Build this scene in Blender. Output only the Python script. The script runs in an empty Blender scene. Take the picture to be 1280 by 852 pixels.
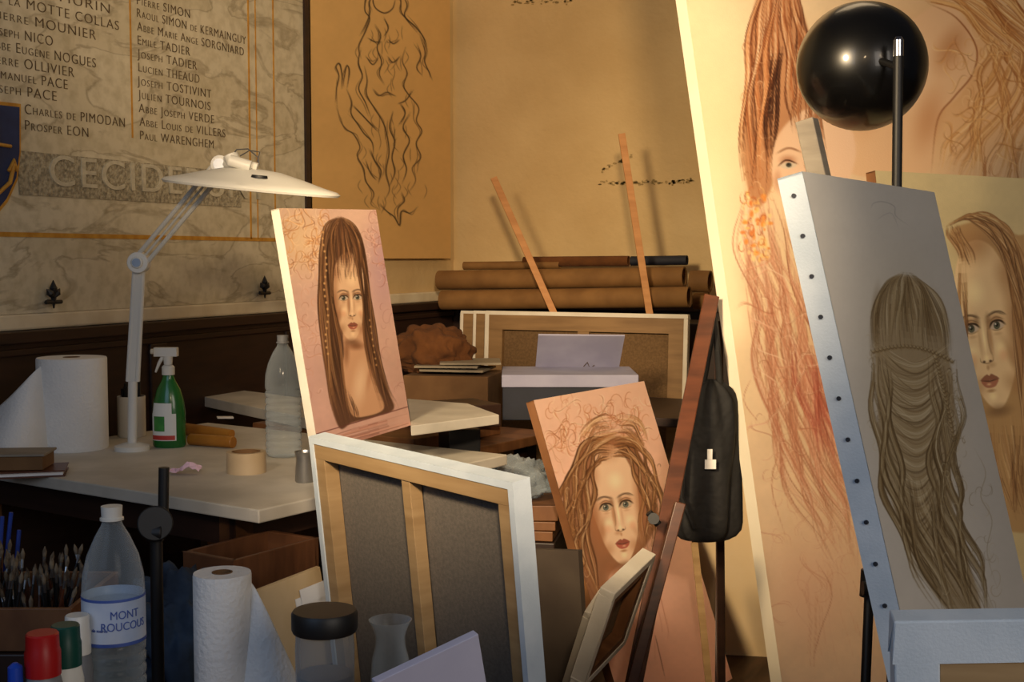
import bpy, bmesh, math, random
import numpy as np
from mathutils import Vector, Matrix, noise
random.seed(7); np.random.seed(7)
rad=math.radians
# ------------------------------------------------------------------ survey frame
F=1600.0; TH=rad(24); PIT=math.atan(106/1600); EYE=1.27
cT,sT=math.cos(TH),math.sin(TH); cP,sP=math.cos(PIT),math.sin(PIT)
def ray(px,py):
    x=(px-640)/F; y=-(py-426)/F
    f=y*sP+cP
    return Vector((x/f,1.0,(y*cP-sP)/f))
def V(r,d,z): return Vector((r*cT-d*sT, r*sT+d*cT, z))
def P(px,py,d):
    a=ray(px,py)*d
    return V(a.x,a.y,EYE+a.z)
def on_z(px,py,z):
    a=ray(px,py); return P(px,py,(z-EYE)/a.z)
def on_x(px,py,X):
    a=ray(px,py); w=a.x*cT-a.y*sT; return P(px,py,X/w)
def on_y(px,py,Y):
    a=ray(px,py); w=a.x*sT+a.y*cT; return P(px,py,Y/w)
def DZ(px,py,z):
    return (z-EYE)/ray(px,py).z
def to_px(w):
    w=np.asarray(w,float)
    r=w[...,0]*cT+w[...,1]*sT; d=-w[...,0]*sT+w[...,1]*cT; z=w[...,2]-EYE
    f=d*cP-z*sP; u=d*sP+z*cP
    return 640+F*r/f, 426-F*u/f
def rect(TL,d,TR,phi,BL):
    a=ray(*TL)*d; p=rad(phi); t=ray(*TR)
    dr=(a.y*math.cos(p)-a.x*math.sin(p))/(math.cos(p)-t.x*math.sin(p))
    b=t*dr; W=b-a; q=ray(*BL); q=q*(a.dot(W)/q.dot(W))
    cs=[a,b,b+q-a,q]
    return [V(c.x,c.y,EYE+c.z) for c in cs]
# ------------------------------------------------------------------ materials
def lin(c):
    c=[x/255.0 for x in c]
    return [x/12.92 if x<=.04045 else ((x+.055)/1.055)**2.4 for x in c]
def newmat(name):
    m=bpy.data.materials.new(name); m.use_nodes=True
    nt=m.node_tree; return m,nt,nt.nodes['Principled BSDF']
def pm(name,c1,c2=None,scale=8,rough=.6,bump=0,bscale=60,metal=0,stretch=(1,1,1),detail=4,coat=0,contrast=(.35,.65)):
    m,nt,b=newmat(name)
    b.inputs['Roughness'].default_value=rough; b.inputs['Metallic'].default_value=metal
    if coat: b.inputs['Coat Weight'].default_value=coat
    tc=nt.nodes.new('ShaderNodeTexCoord'); mp=nt.nodes.new('ShaderNodeMapping')
    mp.inputs['Scale'].default_value=stretch
    nt.links.new(tc.outputs['Object'],mp.inputs['Vector'])
    if c2 is None: c2=[max(0,x*.9) for x in c1]
    n=nt.nodes.new('ShaderNodeTexNoise'); n.inputs['Scale'].default_value=scale; n.inputs['Detail'].default_value=detail
    nt.links.new(mp.outputs[0],n.inputs['Vector'])
    cr=nt.nodes.new('ShaderNodeValToRGB')
    cr.color_ramp.elements[0].position=contrast[0]; cr.color_ramp.elements[1].position=contrast[1]
    cr.color_ramp.elements[0].color=(*lin(c1),1); cr.color_ramp.elements[1].color=(*lin(c2),1)
    nt.links.new(n.outputs['Fac'],cr.inputs[0]); nt.links.new(cr.outputs[0],b.inputs['Base Color'])
    if bump:
        n2=nt.nodes.new('ShaderNodeTexNoise'); n2.inputs['Scale'].default_value=bscale
        nt.links.new(mp.outputs[0],n2.inputs['Vector'])
        bp=nt.nodes.new('ShaderNodeBump'); bp.inputs['Strength'].default_value=bump; bp.inputs['Distance'].default_value=.01
        nt.links.new(n2.outputs['Fac'],bp.inputs['Height']); nt.links.new(bp.outputs[0],b.inputs['Normal'])
    return m
def clearmat(name,tint=(.93,.97,.98),refl=.5,base=.06,col=(.55,.62,.68)):
    m=bpy.data.materials.new(name); m.use_nodes=True; nt=m.node_tree
    for n in list(nt.nodes): nt.nodes.remove(n)
    o=nt.nodes.new('ShaderNodeOutputMaterial'); t=nt.nodes.new('ShaderNodeBsdfTransparent'); t.inputs[0].default_value=(*tint,1)
    g=nt.nodes.new('ShaderNodeBsdfPrincipled'); g.inputs['Roughness'].default_value=.12; g.inputs['Base Color'].default_value=(*col,1)
    lw=nt.nodes.new('ShaderNodeLayerWeight'); lw.inputs[0].default_value=.35
    ma=nt.nodes.new('ShaderNodeMath'); ma.operation='MULTIPLY_ADD'; ma.inputs[1].default_value=refl; ma.inputs[2].default_value=base
    mx=nt.nodes.new('ShaderNodeMixShader')
    nt.links.new(lw.outputs['Facing'],ma.inputs[0]); nt.links.new(ma.outputs[0],mx.inputs[0])
    nt.links.new(t.outputs[0],mx.inputs[1]); nt.links.new(g.outputs[0],mx.inputs[2]); nt.links.new(mx.outputs[0],o.inputs[0])
    return m
def vcol(name,rough=.55):
    m,nt,b=newmat(name)
    a=nt.nodes.new('ShaderNodeVertexColor'); a.layer_name='Col'
    tc=nt.nodes.new('ShaderNodeTexCoord'); n=nt.nodes.new('ShaderNodeTexNoise'); n.inputs['Scale'].default_value=250
    nt.links.new(tc.outputs['Object'],n.inputs['Vector'])
    bp=nt.nodes.new('ShaderNodeBump'); bp.inputs['Strength'].default_value=.12; bp.inputs['Distance'].default_value=.003
    nt.links.new(n.outputs['Fac'],bp.inputs['Height']); nt.links.new(bp.outputs[0],b.inputs['Normal'])
    nt.links.new(a.outputs[0],b.inputs['Base Color']); b.inputs['Roughness'].default_value=rough
    return m
def marble(name):
    m,nt,b=newmat(name)
    tc=nt.nodes.new('ShaderNodeTexCoord')
    n=nt.nodes.new('ShaderNodeTexNoise'); n.inputs['Scale'].default_value=2.2; n.inputs['Detail'].default_value=9; n.inputs['Distortion'].default_value=.9
    mp=nt.nodes.new('ShaderNodeMapping'); mp.inputs['Rotation'].default_value=(.9,.2,.3); mp.inputs['Scale'].default_value=(1,1,2.6)
    nt.links.new(tc.outputs['Object'],mp.inputs[0]); nt.links.new(mp.outputs[0],n.inputs['Vector'])
    cr=nt.nodes.new('ShaderNodeValToRGB'); e=cr.color_ramp.elements
    e[0].position=.30; e[0].color=(*lin((198,188,160)),1); e[1].position=.70; e[1].color=(*lin((214,205,180)),1)
    k=e.new(.5); k.color=(*lin((172,162,138)),1)
    k=e.new(.475); k.color=(*lin((204,194,168)),1); k=e.new(.525); k.color=(*lin((208,199,174)),1)
    nt.links.new(n.outputs['Fac'],cr.inputs[0])
    n2=nt.nodes.new('ShaderNodeTexNoise'); n2.inputs['Scale'].default_value=30; n2.inputs['Detail'].default_value=8
    nt.links.new(tc.outputs['Object'],n2.inputs['Vector'])
    cr2=nt.nodes.new('ShaderNodeValToRGB'); cr2.color_ramp.elements[0].position=.3; cr2.color_ramp.elements[0].color=(.72,.70,.64,1); cr2.color_ramp.elements[1].position=.58
    nt.links.new(n2.outputs['Fac'],cr2.inputs[0])
    mx=nt.nodes.new('ShaderNodeMixRGB'); mx.blend_type='MULTIPLY'; mx.inputs[0].default_value=.75
    nt.links.new(cr.outputs[0],mx.inputs[1]); nt.links.new(cr2.outputs[0],mx.inputs[2]); nt.links.new(mx.outputs[0],b.inputs['Base Color'])
    b.inputs['Roughness'].default_value=.5
    return m
M={}
M['plaster']=pm('plaster_ochre',(198,170,122),(214,188,140),scale=2.2,rough=.9,bump=.25,bscale=35,detail=8)
M['marble']=marble('marble')
M['cream']=pm('cream_stone',(205,190,160),(220,208,180),scale=9,rough=.8,bump=.1)
M['darkwood']=pm('dark_wood',(38,22,15),(50,30,20),scale=6,rough=.5,stretch=(1,1,6))
M['floor']=pm('floor_boards',(62,44,32),(84,60,42),scale=5,rough=.6,stretch=(8,1,1))
M['gold']=pm('gold_paint',(176,122,40),(200,150,60),scale=30,rough=.5)
M['ink']=pm('engraved_brown',(74,58,38),(104,86,60),scale=60,rough=.8)
M['pencil']=pm('pencil_line',(120,116,120),(140,136,140),scale=60,rough=.8)
M['relief']=pm('relief_stone',(130,122,102),(182,172,146),scale=90,rough=.9,bump=.6,bscale=120)
M['relief2']=pm('relief_letter',(180,172,150),(200,192,168),scale=60,rough=.9)
M['blue']=pm('shield_blue',(24,40,78),(34,52,96),scale=20,rough=.6)
M['black']=pm('black_matte',(14,14,15),(20,20,22),rough=.5)
M['gloss']=pm('black_gloss',(6,6,7),(9,9,10),rough=.3,coat=.3)
M['chrome']=pm('chrome',(200,200,205),(220,220,225),rough=.2,metal=1)
M['steel']=pm('steel',(130,130,132),(160,160,160),rough=.35,metal=.9)
M['tack']=pm('tack_dark',(46,48,54),(66,68,74),rough=.4,metal=.5)
M['white']=pm('white_plastic',(214,212,204),(222,220,212),scale=4,rough=.4)
M['desk']=pm('white_laminate',(180,174,162),(204,198,186),scale=7,rough=.55,detail=8)
M['paper']=pm('paper_white',(225,224,222),(235,234,232),scale=5,rough=.9)
M['towel']=pm('paper_towel',(220,219,216),(232,231,228),scale=5,rough=.95,bump=.3,bscale=140)
M['cotton']=pm('primed_cotton',(196,210,222),(212,224,234),scale=14,rough=.9,bump=.1,bscale=300)  # white canvas with the cool skylight tint put into its colour
M['cottonw']=pm('primed_cotton_warm',(216,208,192),(226,219,204),scale=14,rough=.9,bump=.1,bscale=300)
M['linen']=pm('linen_grey',(98,92,84),(112,104,95),scale=180,rough=.95,bump=.15,bscale=500)
M['linenb']=pm('linen_brown',(100,76,48),(116,90,60),scale=120,rough=.95)
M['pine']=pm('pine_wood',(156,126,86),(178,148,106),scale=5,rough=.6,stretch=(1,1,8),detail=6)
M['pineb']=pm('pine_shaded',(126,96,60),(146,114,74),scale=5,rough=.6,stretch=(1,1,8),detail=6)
M['pineo']=pm('pine_orange',(176,120,66),(194,138,82),scale=5,rough=.6,stretch=(1,1,8),detail=6)
M['pinel']=pm('pine_light',(190,162,118),(206,180,138),scale=6,rough=.6,stretch=(6,1,1))
M['redwood']=pm('easel_wood',(70,36,20),(96,52,30),scale=7,rough=.4,stretch=(1,1,6))
M['midwood']=pm('mid_wood',(104,66,38),(128,86,52),scale=8,rough=.5,stretch=(1,5,1))
M['cratewood']=pm('crate_wood',(84,52,32),(106,68,42),scale=8,rough=.5,stretch=(1,5,1))
M['greywood']=pm('grey_wood',(128,118,104),(152,142,126),scale=8,rough=.7,stretch=(1,1,6))
M['kraft']=pm('kraft_paper',(112,78,38),(130,94,50),scale=10,rough=.8)
M['card']=pm('cardboard',(104,74,44),(120,88,54),scale=12,rough=.9)
M['cloth']=pm('brown_cloth',(80,46,18),(106,64,28),scale=10,rough=1,bump=.4,bscale=60)
M['navy']=pm('navy_box',(22,26,38),(30,34,50),rough=.7)
M['green']=pm('green_plastic',(20,92,34),(28,110,44),rough=.25,coat=.3)
M['label']=pm('label_white',(215,218,214),(224,226,222),rough=.5)
M['labelg']=pm('label_green',(40,110,50),(60,140,60),scale=40,rough=.5)
M['labelr']=pm('label_red',(180,50,40),(190,60,50),scale=40,rough=.5)
M['labelb']=pm('label_blue',(50,76,150),(70,96,170),scale=20,rough=.5)
M['labelpb']=pm('label_pale_blue',(166,184,214),(200,210,226),scale=14,rough=.5)
M['tape']=pm('beige_tape',(176,154,122),(188,168,138),rough=.35)
M['redpl']=pm('red_cap',(150,16,18),(170,24,24),rough=.35)
M['teal']=pm('teal_cap',(12,60,54),(18,76,66),rough=.35)
M['grey']=pm('grey_plastic',(110,112,116),(126,128,132),rough=.5)
M['pink']=pm('pink_paper',(220,180,200),(230,195,212),rough=.9)
M['lav']=pm('lavender_board',(186,186,210),(198,198,220),rough=.8)
M['lavd']=pm('lavender_lid',(150,150,176),(164,164,188),rough=.8)
M['bag']=pm('black_fabric',(12,12,14),(22,21,24),scale=8,rough=.75,bump=.6,bscale=25)
M['bluecloth']=pm('blue_cloth',(26,40,58),(42,60,82),scale=12,rough=.9,bump=.6,bscale=30)
M['amber']=pm('amber_wood',(140,90,28),(164,112,40),scale=14,rough=.4)
M['pet']=clearmat('clear_pet',(.94,.97,.98),.6,.10)
M['glass']=clearmat('clear_glass',(.97,.98,.98),.55,.04)
M['water']=clearmat('water',(.9,.95,.97),.25,.03)
M['jar']=clearmat('smoky_jar',(.75,.77,.79),.4,.18)
M['film']=clearmat('plastic_film',(.8,.85,.9),.5,.2)
M['bulb'],nt_,b_=newmat('lamp_reflector'); b_.inputs['Base Color'].default_value=(.9,.85,.7,1)
b_.inputs['Emission Color'].default_value=(1,.72,.4,1); b_.inputs['Emission Strength'].default_value=3
VC=vcol('oil_paint')
# ------------------------------------------------------------------ geometry
def merge(gs):
    vs=[];fs=[]
    for v,f in gs:
        o=len(vs); vs+=list(v); fs+=[tuple(i+o for i in q) for q in f]
    return vs,fs
def g_obox(o,a,b,c):
    o,a,b,c=map(Vector,(o,a,b,c))
    vs=[o,o+a,o+a+b,o+b,o+c,o+a+c,o+a+b+c,o+b+c]
    fs=[(0,3,2,1),(4,5,6,7),(0,1,5,4),(1,2,6,5),(2,3,7,6),(3,0,4,7)]
    return vs,fs
def g_box(x0,x1,y0,y1,z0,z1): return g_obox((x0,y0,z0),(x1-x0,0,0),(0,y1-y0,0),(0,0,z1-z0))
def g_lbox(r0,r1,d0,d1,z0,z1,rot=0):
    c=V((r0+r1)/2,(d0+d1)/2,z0); a=TH+rad(rot)
    u=Vector((math.cos(a),math.sin(a),0)); v=Vector((-math.sin(a),math.cos(a),0))
    w=abs(r1-r0); h=abs(d1-d0)
    return g_obox(c-u*w/2-v*h/2,u*w,v*h,(0,0,z1-z0))
def g_tube(pts,rr,n=12,cap=True):
    pts=[Vector(p) for p in pts]
    if not isinstance(rr,(list,tuple)): rr=[rr]*len(pts)
    vs=[];fs=[]; t=(pts[1]-pts[0]).normalized()
    up=Vector((0,0,1)) if abs(t.z)<.9 else Vector((1,0,0))
    x=t.cross(up).normalized()
    for i,p in enumerate(pts):
        if i==0: t=(pts[1]-pts[0])
        elif i==len(pts)-1: t=pts[i]-pts[i-1]
        else: t=(pts[i+1]-pts[i-1])
        t.normalize(); x=(x-t*x.dot(t)).normalized(); y=t.cross(x)
        for k in range(n):
            a=2*math.pi*k/n; vs.append(p+(x*math.cos(a)+y*math.sin(a))*rr[i])
    for i in range(len(pts)-1):
        for k in range(n):
            k2=(k+1)%n; fs.append((i*n+k,i*n+k2,(i+1)*n+k2,(i+1)*n+k))
    if cap:
        fs.append(tuple(range(n))[::-1]); fs.append(tuple((len(pts)-1)*n+k for k in range(n)))
    return vs,fs
def g_beam(p0,p1,w,h,side=None):
    p0,p1=Vector(p0),Vector(p1); t=(p1-p0); tn=t.normalized()
    if side is None: side=Vector((cT,sT,0))
    s=Vector(side); s=(s-tn*s.dot(tn)).normalized(); n=tn.cross(s)
    return g_obox(p0-s*w/2-n*h/2,s*w,n*h,t)
def g_lathe(prof,c,n=36,R=None,sc=(1,1)):
    vs=[];fs=[]; c=Vector(c)
    for r,z in prof:
        for k in range(n):
            a=2*math.pi*k/n; v=Vector((r*math.cos(a)*sc[0],r*math.sin(a)*sc[1],z))
            if R is not None: v=R@v
            vs.append(c+v)
    for i in range(len(prof)-1):
        for k in range(n):
            k2=(k+1)%n; fs.append((i*n+k,i*n+k2,(i+1)*n+k2,(i+1)*n+k))
    return vs,fs
def mk(name,geo,mat,smooth=False,bevel=0,solid=0,ang=35):
    if isinstance(geo,list): geo=merge(geo)
    vs,fs=geo
    me=bpy.data.meshes.new(name); me.from_pydata([tuple(v) for v in vs],[],fs)
    bm=bmesh.new(); bm.from_mesh(me); bmesh.ops.remove_doubles(bm,verts=bm.verts,dist=1e-5); bmesh.ops.recalc_face_normals(bm,faces=bm.faces); bm.to_mesh(me); bm.free()
    o=bpy.data.objects.new(name,me); bpy.context.scene.collection.objects.link(o)
    me.materials.append(mat)
    if smooth:
        me.shade_smooth(); me.set_sharp_from_angle(angle=rad(ang))
    if solid:
        s=o.modifiers.new('solid','SOLIDIFY'); s.thickness=solid; s.offset=0
    if bevel:
        b=o.modifiers.new('bevel','BEVEL'); b.width=bevel; b.segments=2; b.limit_method='ANGLE'
    return o
def group(name,parts,loc=None):
    e=bpy.data.objects.new(name,None); bpy.context.scene.collection.objects.link(e)
    if loc is None:
        cs=[v.co for p in parts if p.type=='MESH' for v in list(p.data.vertices)[:200]]
        loc=sum(cs,Vector())/max(1,len(cs)); loc.z=min(c.z for c in cs)
    e.location=loc; e.empty_display_size=.05
    for p in parts:
        p.parent=e; p.matrix_parent_inverse=Matrix.Translation(-Vector(loc))
    return e
class Fr:
    def __init__(s,cs):
        s.o=cs[0]; W=cs[1]-cs[0]; D=cs[3]-cs[0]
        s.w=W.length; s.h=D.length; s.U=W.normalized(); s.D=D.normalized(); s.N=s.U.cross(-s.D).normalized(); s.c=cs
    def pt(s,u,v,w=0): return s.o+s.U*u+s.D*v+s.N*w
    def box(s,u0,u1,v0,v1,w0,w1): return g_obox(s.pt(u0,v0,w0),s.U*(u1-u0),s.D*(v1-v0),s.N*(w1-w0))
# ------------------------------------------------------------------ painting raster (becomes a colour attribute on the canvas mesh)
def vnoise(h,w,cell):
    gh,gw=int(h/cell)+3,int(w/cell)+3
    g=np.random.rand(gh,gw); y=np.linspace(0,gh-2.01,h); x=np.linspace(0,gw-2.01,w)
    yi=y.astype(int); xi=x.astype(int); fy=(y-yi)[:,None]; fx=(x-xi)[None,:]
    fy=fy*fy*(3-2*fy); fx=fx*fx*(3-2*fx)
    a=g[yi][:,xi]; b=g[yi][:,xi+1]; c=g[yi+1][:,xi]; d=g[yi+1][:,xi+1]
    return a*(1-fy)*(1-fx)+b*(1-fy)*fx+c*fy*(1-fx)+d*fy*fx
def spline(pts,n=7,closed=False):
    pts=[np.array(p,float) for p in pts]
    if closed: q=[pts[-1]]+pts+[pts[0],pts[1]]
    else: q=[2*pts[0]-pts[1]]+pts+[2*pts[-1]-pts[-2]]
    out=[]
    for i in range(1,len(q)-2):
        for k in range(n):
            t=k/n
            out.append(.5*((2*q[i])+(-q[i-1]+q[i+1])*t+(2*q[i-1]-5*q[i]+4*q[i+1]-q[i+2])*t*t+(-q[i-1]+3*q[i]-3*q[i+1]+q[i+2])*t**3))
    if not closed: out.append(q[-2])
    return np.array(out)
class Paint:
    def __init__(s,cs,base,base2=None,S=1.6,mott=.05):
        x,y=to_px(np.array([list(c) for c in cs]))
        s.x0=x.min()-3; s.y0=y.min()-3; s.S=S
        s.w=int((x.max()-s.x0+3)*S); s.h=int((y.max()-s.y0+3)*S)
        b=np.array(base)/255.; b2=np.array(base2 or base)/255.
        t=np.linspace(0,1,s.h)[:,None,None]
        s.A=np.ones((s.h,s.w,3))*(b*(1-t)+b2*t)
        n=vnoise(s.h,s.w,60*S)*.5+vnoise(s.h,s.w,20*S)*.3+vnoise(s.h,s.w,5*S)*.2-.5
        s.A*=(1+n[:,:,None]*mott*2)
    def _box(s,x0,y0,x1,y1):
        S=s.S
        a=max(0,int((x0-s.x0)*S)); b=min(s.w,int((x1-s.x0)*S)+2); c=max(0,int((y0-s.y0)*S)); d=min(s.h,int((y1-s.y0)*S)+2)
        if b<=a or d<=c: return None
        X,Y=np.meshgrid(np.arange(a,b)/S+s.x0,np.arange(c,d)/S+s.y0)
        return a,b,c,d,X,Y
    def _bl(s,bx,m,col):
        a,b,c,d=bx[:4]; m=m[:,:,None]
        s.A[c:d,a:b]=s.A[c:d,a:b]*(1-m)+np.array(col)/255.*m
    def blob(s,cx,cy,rx,ry,col,a=1,rot=0,soft=.5):
        R=max(rx,ry)*1.1; bx=s._box(cx-R,cy-R,cx+R,cy+R)
        if bx is None: return
        X,Y=bx[4]-cx,bx[5]-cy; r=rad(rot); u=(X*math.cos(r)+Y*math.sin(r))/rx; v=(-X*math.sin(r)+Y*math.cos(r))/ry
        q=np.sqrt(u*u+v*v); m=np.clip((1-q)/max(soft,1e-3),0,1); m=m*m*(3-2*m)
        s._bl(bx,m*a,col)
    def stroke(s,pts,w,col,a=1,w1=None,soft=.9,n=6,raw=False,taper=False):
        q=np.array(pts,float) if raw or len(pts)<3 else spline(pts,n)
        if len(q)<2: return
        if w1 is None: w1=w
        R=max(w,w1)+soft+1
        bx=s._box(q[:,0].min()-R,q[:,1].min()-R,q[:,0].max()+R,q[:,1].max()+R)
        if bx is None: return
        X,Y=bx[4],bx[5]; m=np.zeros_like(X); N=len(q)-1; S=s.S
        for i in range(N):
            p,r=q[i],q[i+1]; f=i/max(1,N-1); ww=w+(w1-w)*f; al=1
            if taper: al=min(1,4*f+.15,4*(1-f)+.1)
            ww2=ww+1.2
            ax=int((min(p[0],r[0])-ww2-X[0,0])*S); bx_=int((max(p[0],r[0])+ww2-X[0,0])*S)+2
            ay=int((min(p[1],r[1])-ww2-Y[0,0])*S); by_=int((max(p[1],r[1])+ww2-Y[0,0])*S)+2
            ax=max(0,ax);ay=max(0,ay)
            if bx_<=ax or by_<=ay: continue
            xx=X[ay:by_,ax:bx_]; yy=Y[ay:by_,ax:bx_]
            if xx.size==0: continue
            dx,dy=r-p; L=dx*dx+dy*dy+1e-9
            t=np.clip(((xx-p[0])*dx+(yy-p[1])*dy)/L,0,1)
            dd=np.sqrt((xx-p[0]-t*dx)**2+(yy-p[1]-t*dy)**2)
            k=np.clip((ww/2+soft/2-dd)/soft,0,1)*al
            m[ay:by_,ax:bx_]=np.maximum(m[ay:by_,ax:bx_],k)
        s._bl(bx,m*a,col)
    def fill(s,pts,col,a=1,closed=True,blur=0):
        q=spline(pts,6,True) if closed else np.array(pts,float)
        B=blur/s.S+2
        bx=s._box(q[:,0].min()-B,q[:,1].min()-B,q[:,0].max()+B,q[:,1].max()+B)
        if bx is None: return
        X,Y=bx[4],bx[5]; ins=np.zeros(X.shape,bool); n=len(q)
        for i in range(n):
            x1,y1=q[i]; x2,y2=q[(i+1)%n]
            if y1==y2: continue
            c=((y1>Y)!=(y2>Y))&(X<(x2-x1)*(Y-y1)/(y2-y1)+x1); ins^=c
        m=ins.astype(float)
        for _ in range(1+int(blur*2.5)):
            k=m.copy(); k[1:]+=m[:-1]; k[:-1]+=m[1:]; k[:,1:]+=m[:,:-1]; k[:,:-1]+=m[:,1:]; m=k/5
        s._bl(bx,np.clip(m,0,1)*a,col)
    def hair(s,A,B,n,cols,w=1.0,a=.8,jit=1.,wave=2.,locks=4,freq=1.,cut=True,curl=0,lum0=.0,sp=.24):
        # cols ordered dark -> light ; strands gather in locks that twist round their centre line
        A=spline(A,6); B=spline(B,6); k=min(len(A),len(B))
        A=A[np.linspace(0,len(A)-1,k).astype(int)]; B=B[np.linspace(0,len(B)-1,k).astype(int)]
        ph0=random.random()*6; idx=np.arange(k); N=len(cols)
        ts=[(i+random.random())/n for i in range(n)]; random.shuffle(ts)
        for t in ts:
            tj=min(.999,max(0,t+random.gauss(0,.02)))
            lk=math.floor(tj*locks); fl=tj*locks-lk
            c0=(lk+.5)/locks; env=np.clip(idx/6.,0,1)
            ph=lk*1.9+ph0
            tw=np.cos(idx*.42*freq+ph); tt=c0+(t-c0)*(1+.08*env*curl+.36*env*curl*tw)
            q=A*(1-tt[:,None])+B*tt[:,None]
            off=np.sin(idx*.42*freq+ph)*wave*env+np.sin(idx*.9*freq+t*40)*jit*.5
            q=q+np.stack([off,np.cos(idx*.4*freq+ph)*wave*.4*env],1)
            lum=lum0+math.sin(fl*math.pi)*.62+random.gauss(0,sp)
            if cut and k>6:
                a0=random.randint(0,k//2); b0=random.randint(a0+4,k) if a0+4<k else k; q=q[a0:b0]
                if curl: lum+=.22*math.sin((a0+b0)*.21*freq+ph)
            c=cols[max(0,min(N-1,int(lum*N)))]
            s.stroke(q,w*random.uniform(.5,1.4),c,a*random.uniform(.35,1),raw=True,taper=True)
    def curls(s,x0,y0,x1,y1,n,cols,w=1,a=.5,size=14):
        for i in range(n):
            cx,cy=random.uniform(x0,x1),random.uniform(y0,y1); ph=random.random()*6.3; r=size*random.uniform(.4,1)
            sg=random.choice((-1,1)); turns=random.uniform(.4,.9)
            q=[(cx+r*(1-t*.75)*math.cos(ph+sg*t*6.3*turns),cy+1.5*r*(1-t*.75)*math.sin(ph+sg*t*6.3*turns)) for t in np.linspace(0,1,14)]
            s.stroke(q,w,random.choice(cols),a*random.uniform(.5,1),raw=True,taper=True)
    def swirl(s,x0,y0,x1,y1,n,cols,w=1,a=.6,size=16):
        # S-scroll ornaments
        for i in range(n):
            cx,cy=random.uniform(x0,x1),random.uniform(y0,y1); an=random.uniform(0,6.3); L=size*random.uniform(.6,1.3); k=random.choice((-1,1))
            for j in range(3):
                q=[]
                for t in np.linspace(-1,1,15):
                    x=t*L; y=k*math.sin(t*2.4)*(L*.45+j*1.6)
                    q.append((cx+x*math.cos(an)-y*math.sin(an),cy+x*math.sin(an)+y*math.cos(an)))
                s.stroke(q,w,cols[(i+j)%len(cols)],a*random.uniform(.5,1),raw=True,taper=True)
    def face(s,cx,cy,w,h,rot,skin,shade,lip,eye=(60,70,60),dark=(50,30,20),turn=0,gaze=0,jaw=.8,sdir=-1,es=1.22):
        r=rad(rot); c,sn=math.cos(r),math.sin(r)
        T=lambda u,v:(cx+u*w*c-v*h*sn, cy+u*w*sn+v*h*c)
        out=[(-.84,-.5),(-.9,-.05),(-jaw*.98,.36),(-.56,.7),(-.2,.96),(.16,.97),(.54,.7),(jaw,.36),(.92,-.05),(.86,-.5),(.5,-.92),(0,-1.05),(-.5,-.92)]
        s.fill([T(*p) for p in out],skin,1,True,2)
        def sh(u,v,a,b,col,al,ro=0): x,y=T(u,v); s.blob(x,y,a*w,b*h,col,al,rot+ro,1)
        light=tuple(min(255,x*1.13+4) for x in skin); mid=tuple((x+y)/2 for x,y in zip(skin,shade)); dk=tuple(x*.66 for x in shade)
        sh(sdir*.85,.15,.45,1.0,shade,.85); sh(-sdir*.95,.1,.33,.95,shade,.7)
        sh(sdir*.62,.4,.26,.4,shade,.55,-20*sdir); sh(-sdir*.66,.5,.2,.34,mid,.6,20*sdir)
        sh(-.55,.72,.4,.22,shade,.5,38); sh(.55,.72,.4,.22,shade,.5,-38)
        sh(0,1.02,.6,.12,dk,.6); sh(0,-1.0,.9,.34,shade,.7); sh(.75*sdir,-.6,.5,.4,shade,.6)
        sh(-.40+turn,.28,.28,.15,light,.85); sh(.42+turn,.28,.26,.15,light,.8); sh(turn-.1*sdir,-.42,.45,.24,light,.8); sh(turn,.84,.2,.09,light,.8)
        blush=(min(255,skin[0]*1.0),skin[1]*.86,skin[2]*.82); sh(-.45+turn,.36,.24,.12,blush,.5); sh(.48+turn,.36,.22,.12,blush,.5)
        for sd in (-1,1): sh(turn+.40*sd,-.05,.34,.13,shade,.8); sh(turn+.17*sd,-.07,.15,.14,dk,.5)
        sh(turn+.16*sdir,.14,.12,.34,shade,.65); sh(turn-.15*sdir,.16,.08,.28,mid,.5)
        sh(turn-.02*sdir,.14,.075,.3,light,.95); sh(turn*1.2,.375,.12,.07,light,.85)
        for sd in (-1,1):
            ex=turn+.41*sd*(1 if sd*turn<=0 else .86); ey=0
            E=lambda a,b:T(ex+a*es,ey+b*es)
            s.fill([E(-.19,.02),E(-.08,-.036),E(.08,-.038),E(.2,.008),E(.06,.04),E(-.07,.042)],(206,188,166),.95)
            x,y=E(gaze,0); s.blob(x,y,.1*w*es,.05*h*es,tuple(v*.55 for v in eye),1,0,.3); s.blob(x,y+.006*h,.078*w*es,.036*h*es,tuple(min(255,v*1.25) for v in eye),.9,0,.6); s.blob(x,y,.045*w*es,.024*h*es,(12,10,8),1,0,.4)
            x,y=E(gaze-.03,-.016); s.blob(x,y,.03*w*es,.014*h*es,(240,236,226),.9,0,.5)
            s.stroke([E(-.22,.024),E(-.1,-.044),E(.1,-.048),E(.24,.004)],max(.9,.06*w),dark,.95,taper=True)
            s.stroke([E(-.2,-.05),E(0,-.092),E(.22,-.055)],max(.5,.025*w),dk,.8,taper=True)
            s.stroke([E(-.16,.037),E(0,.055),E(.19,.03)],max(.5,.025*w),dk,.6,taper=True)
            sh(ex,ey+.1,.2,.035,mid,.6)
            i_=-sd
            s.stroke([E(.25*i_,-.105),E(.0,-.148),E(-.28*i_,-.105)],max(1,.075*w),dark,.42,taper=True,soft=1.3)
            s.stroke([E(.22*i_,-.112),E(-.1*i_,-.152),E(-.3*i_,-.1)],max(.6,.03*w),dark,.5,taper=True)
        n=turn*1.2
        s.stroke([T(turn+.15*sdir,-.08),T(n+.12*sdir,.12),T(n+.14*sdir,.28),T(n+.2*sdir,.37)],max(.7,.04*w),dk,.4,taper=True,soft=1.4)
        s.blob(*T(n-.09,.415),.06*w,.02*h,dark,.85,rot,.7); s.blob(*T(n+.1,.415),.06*w,.02*h,dark,.85,rot,.7)
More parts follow.
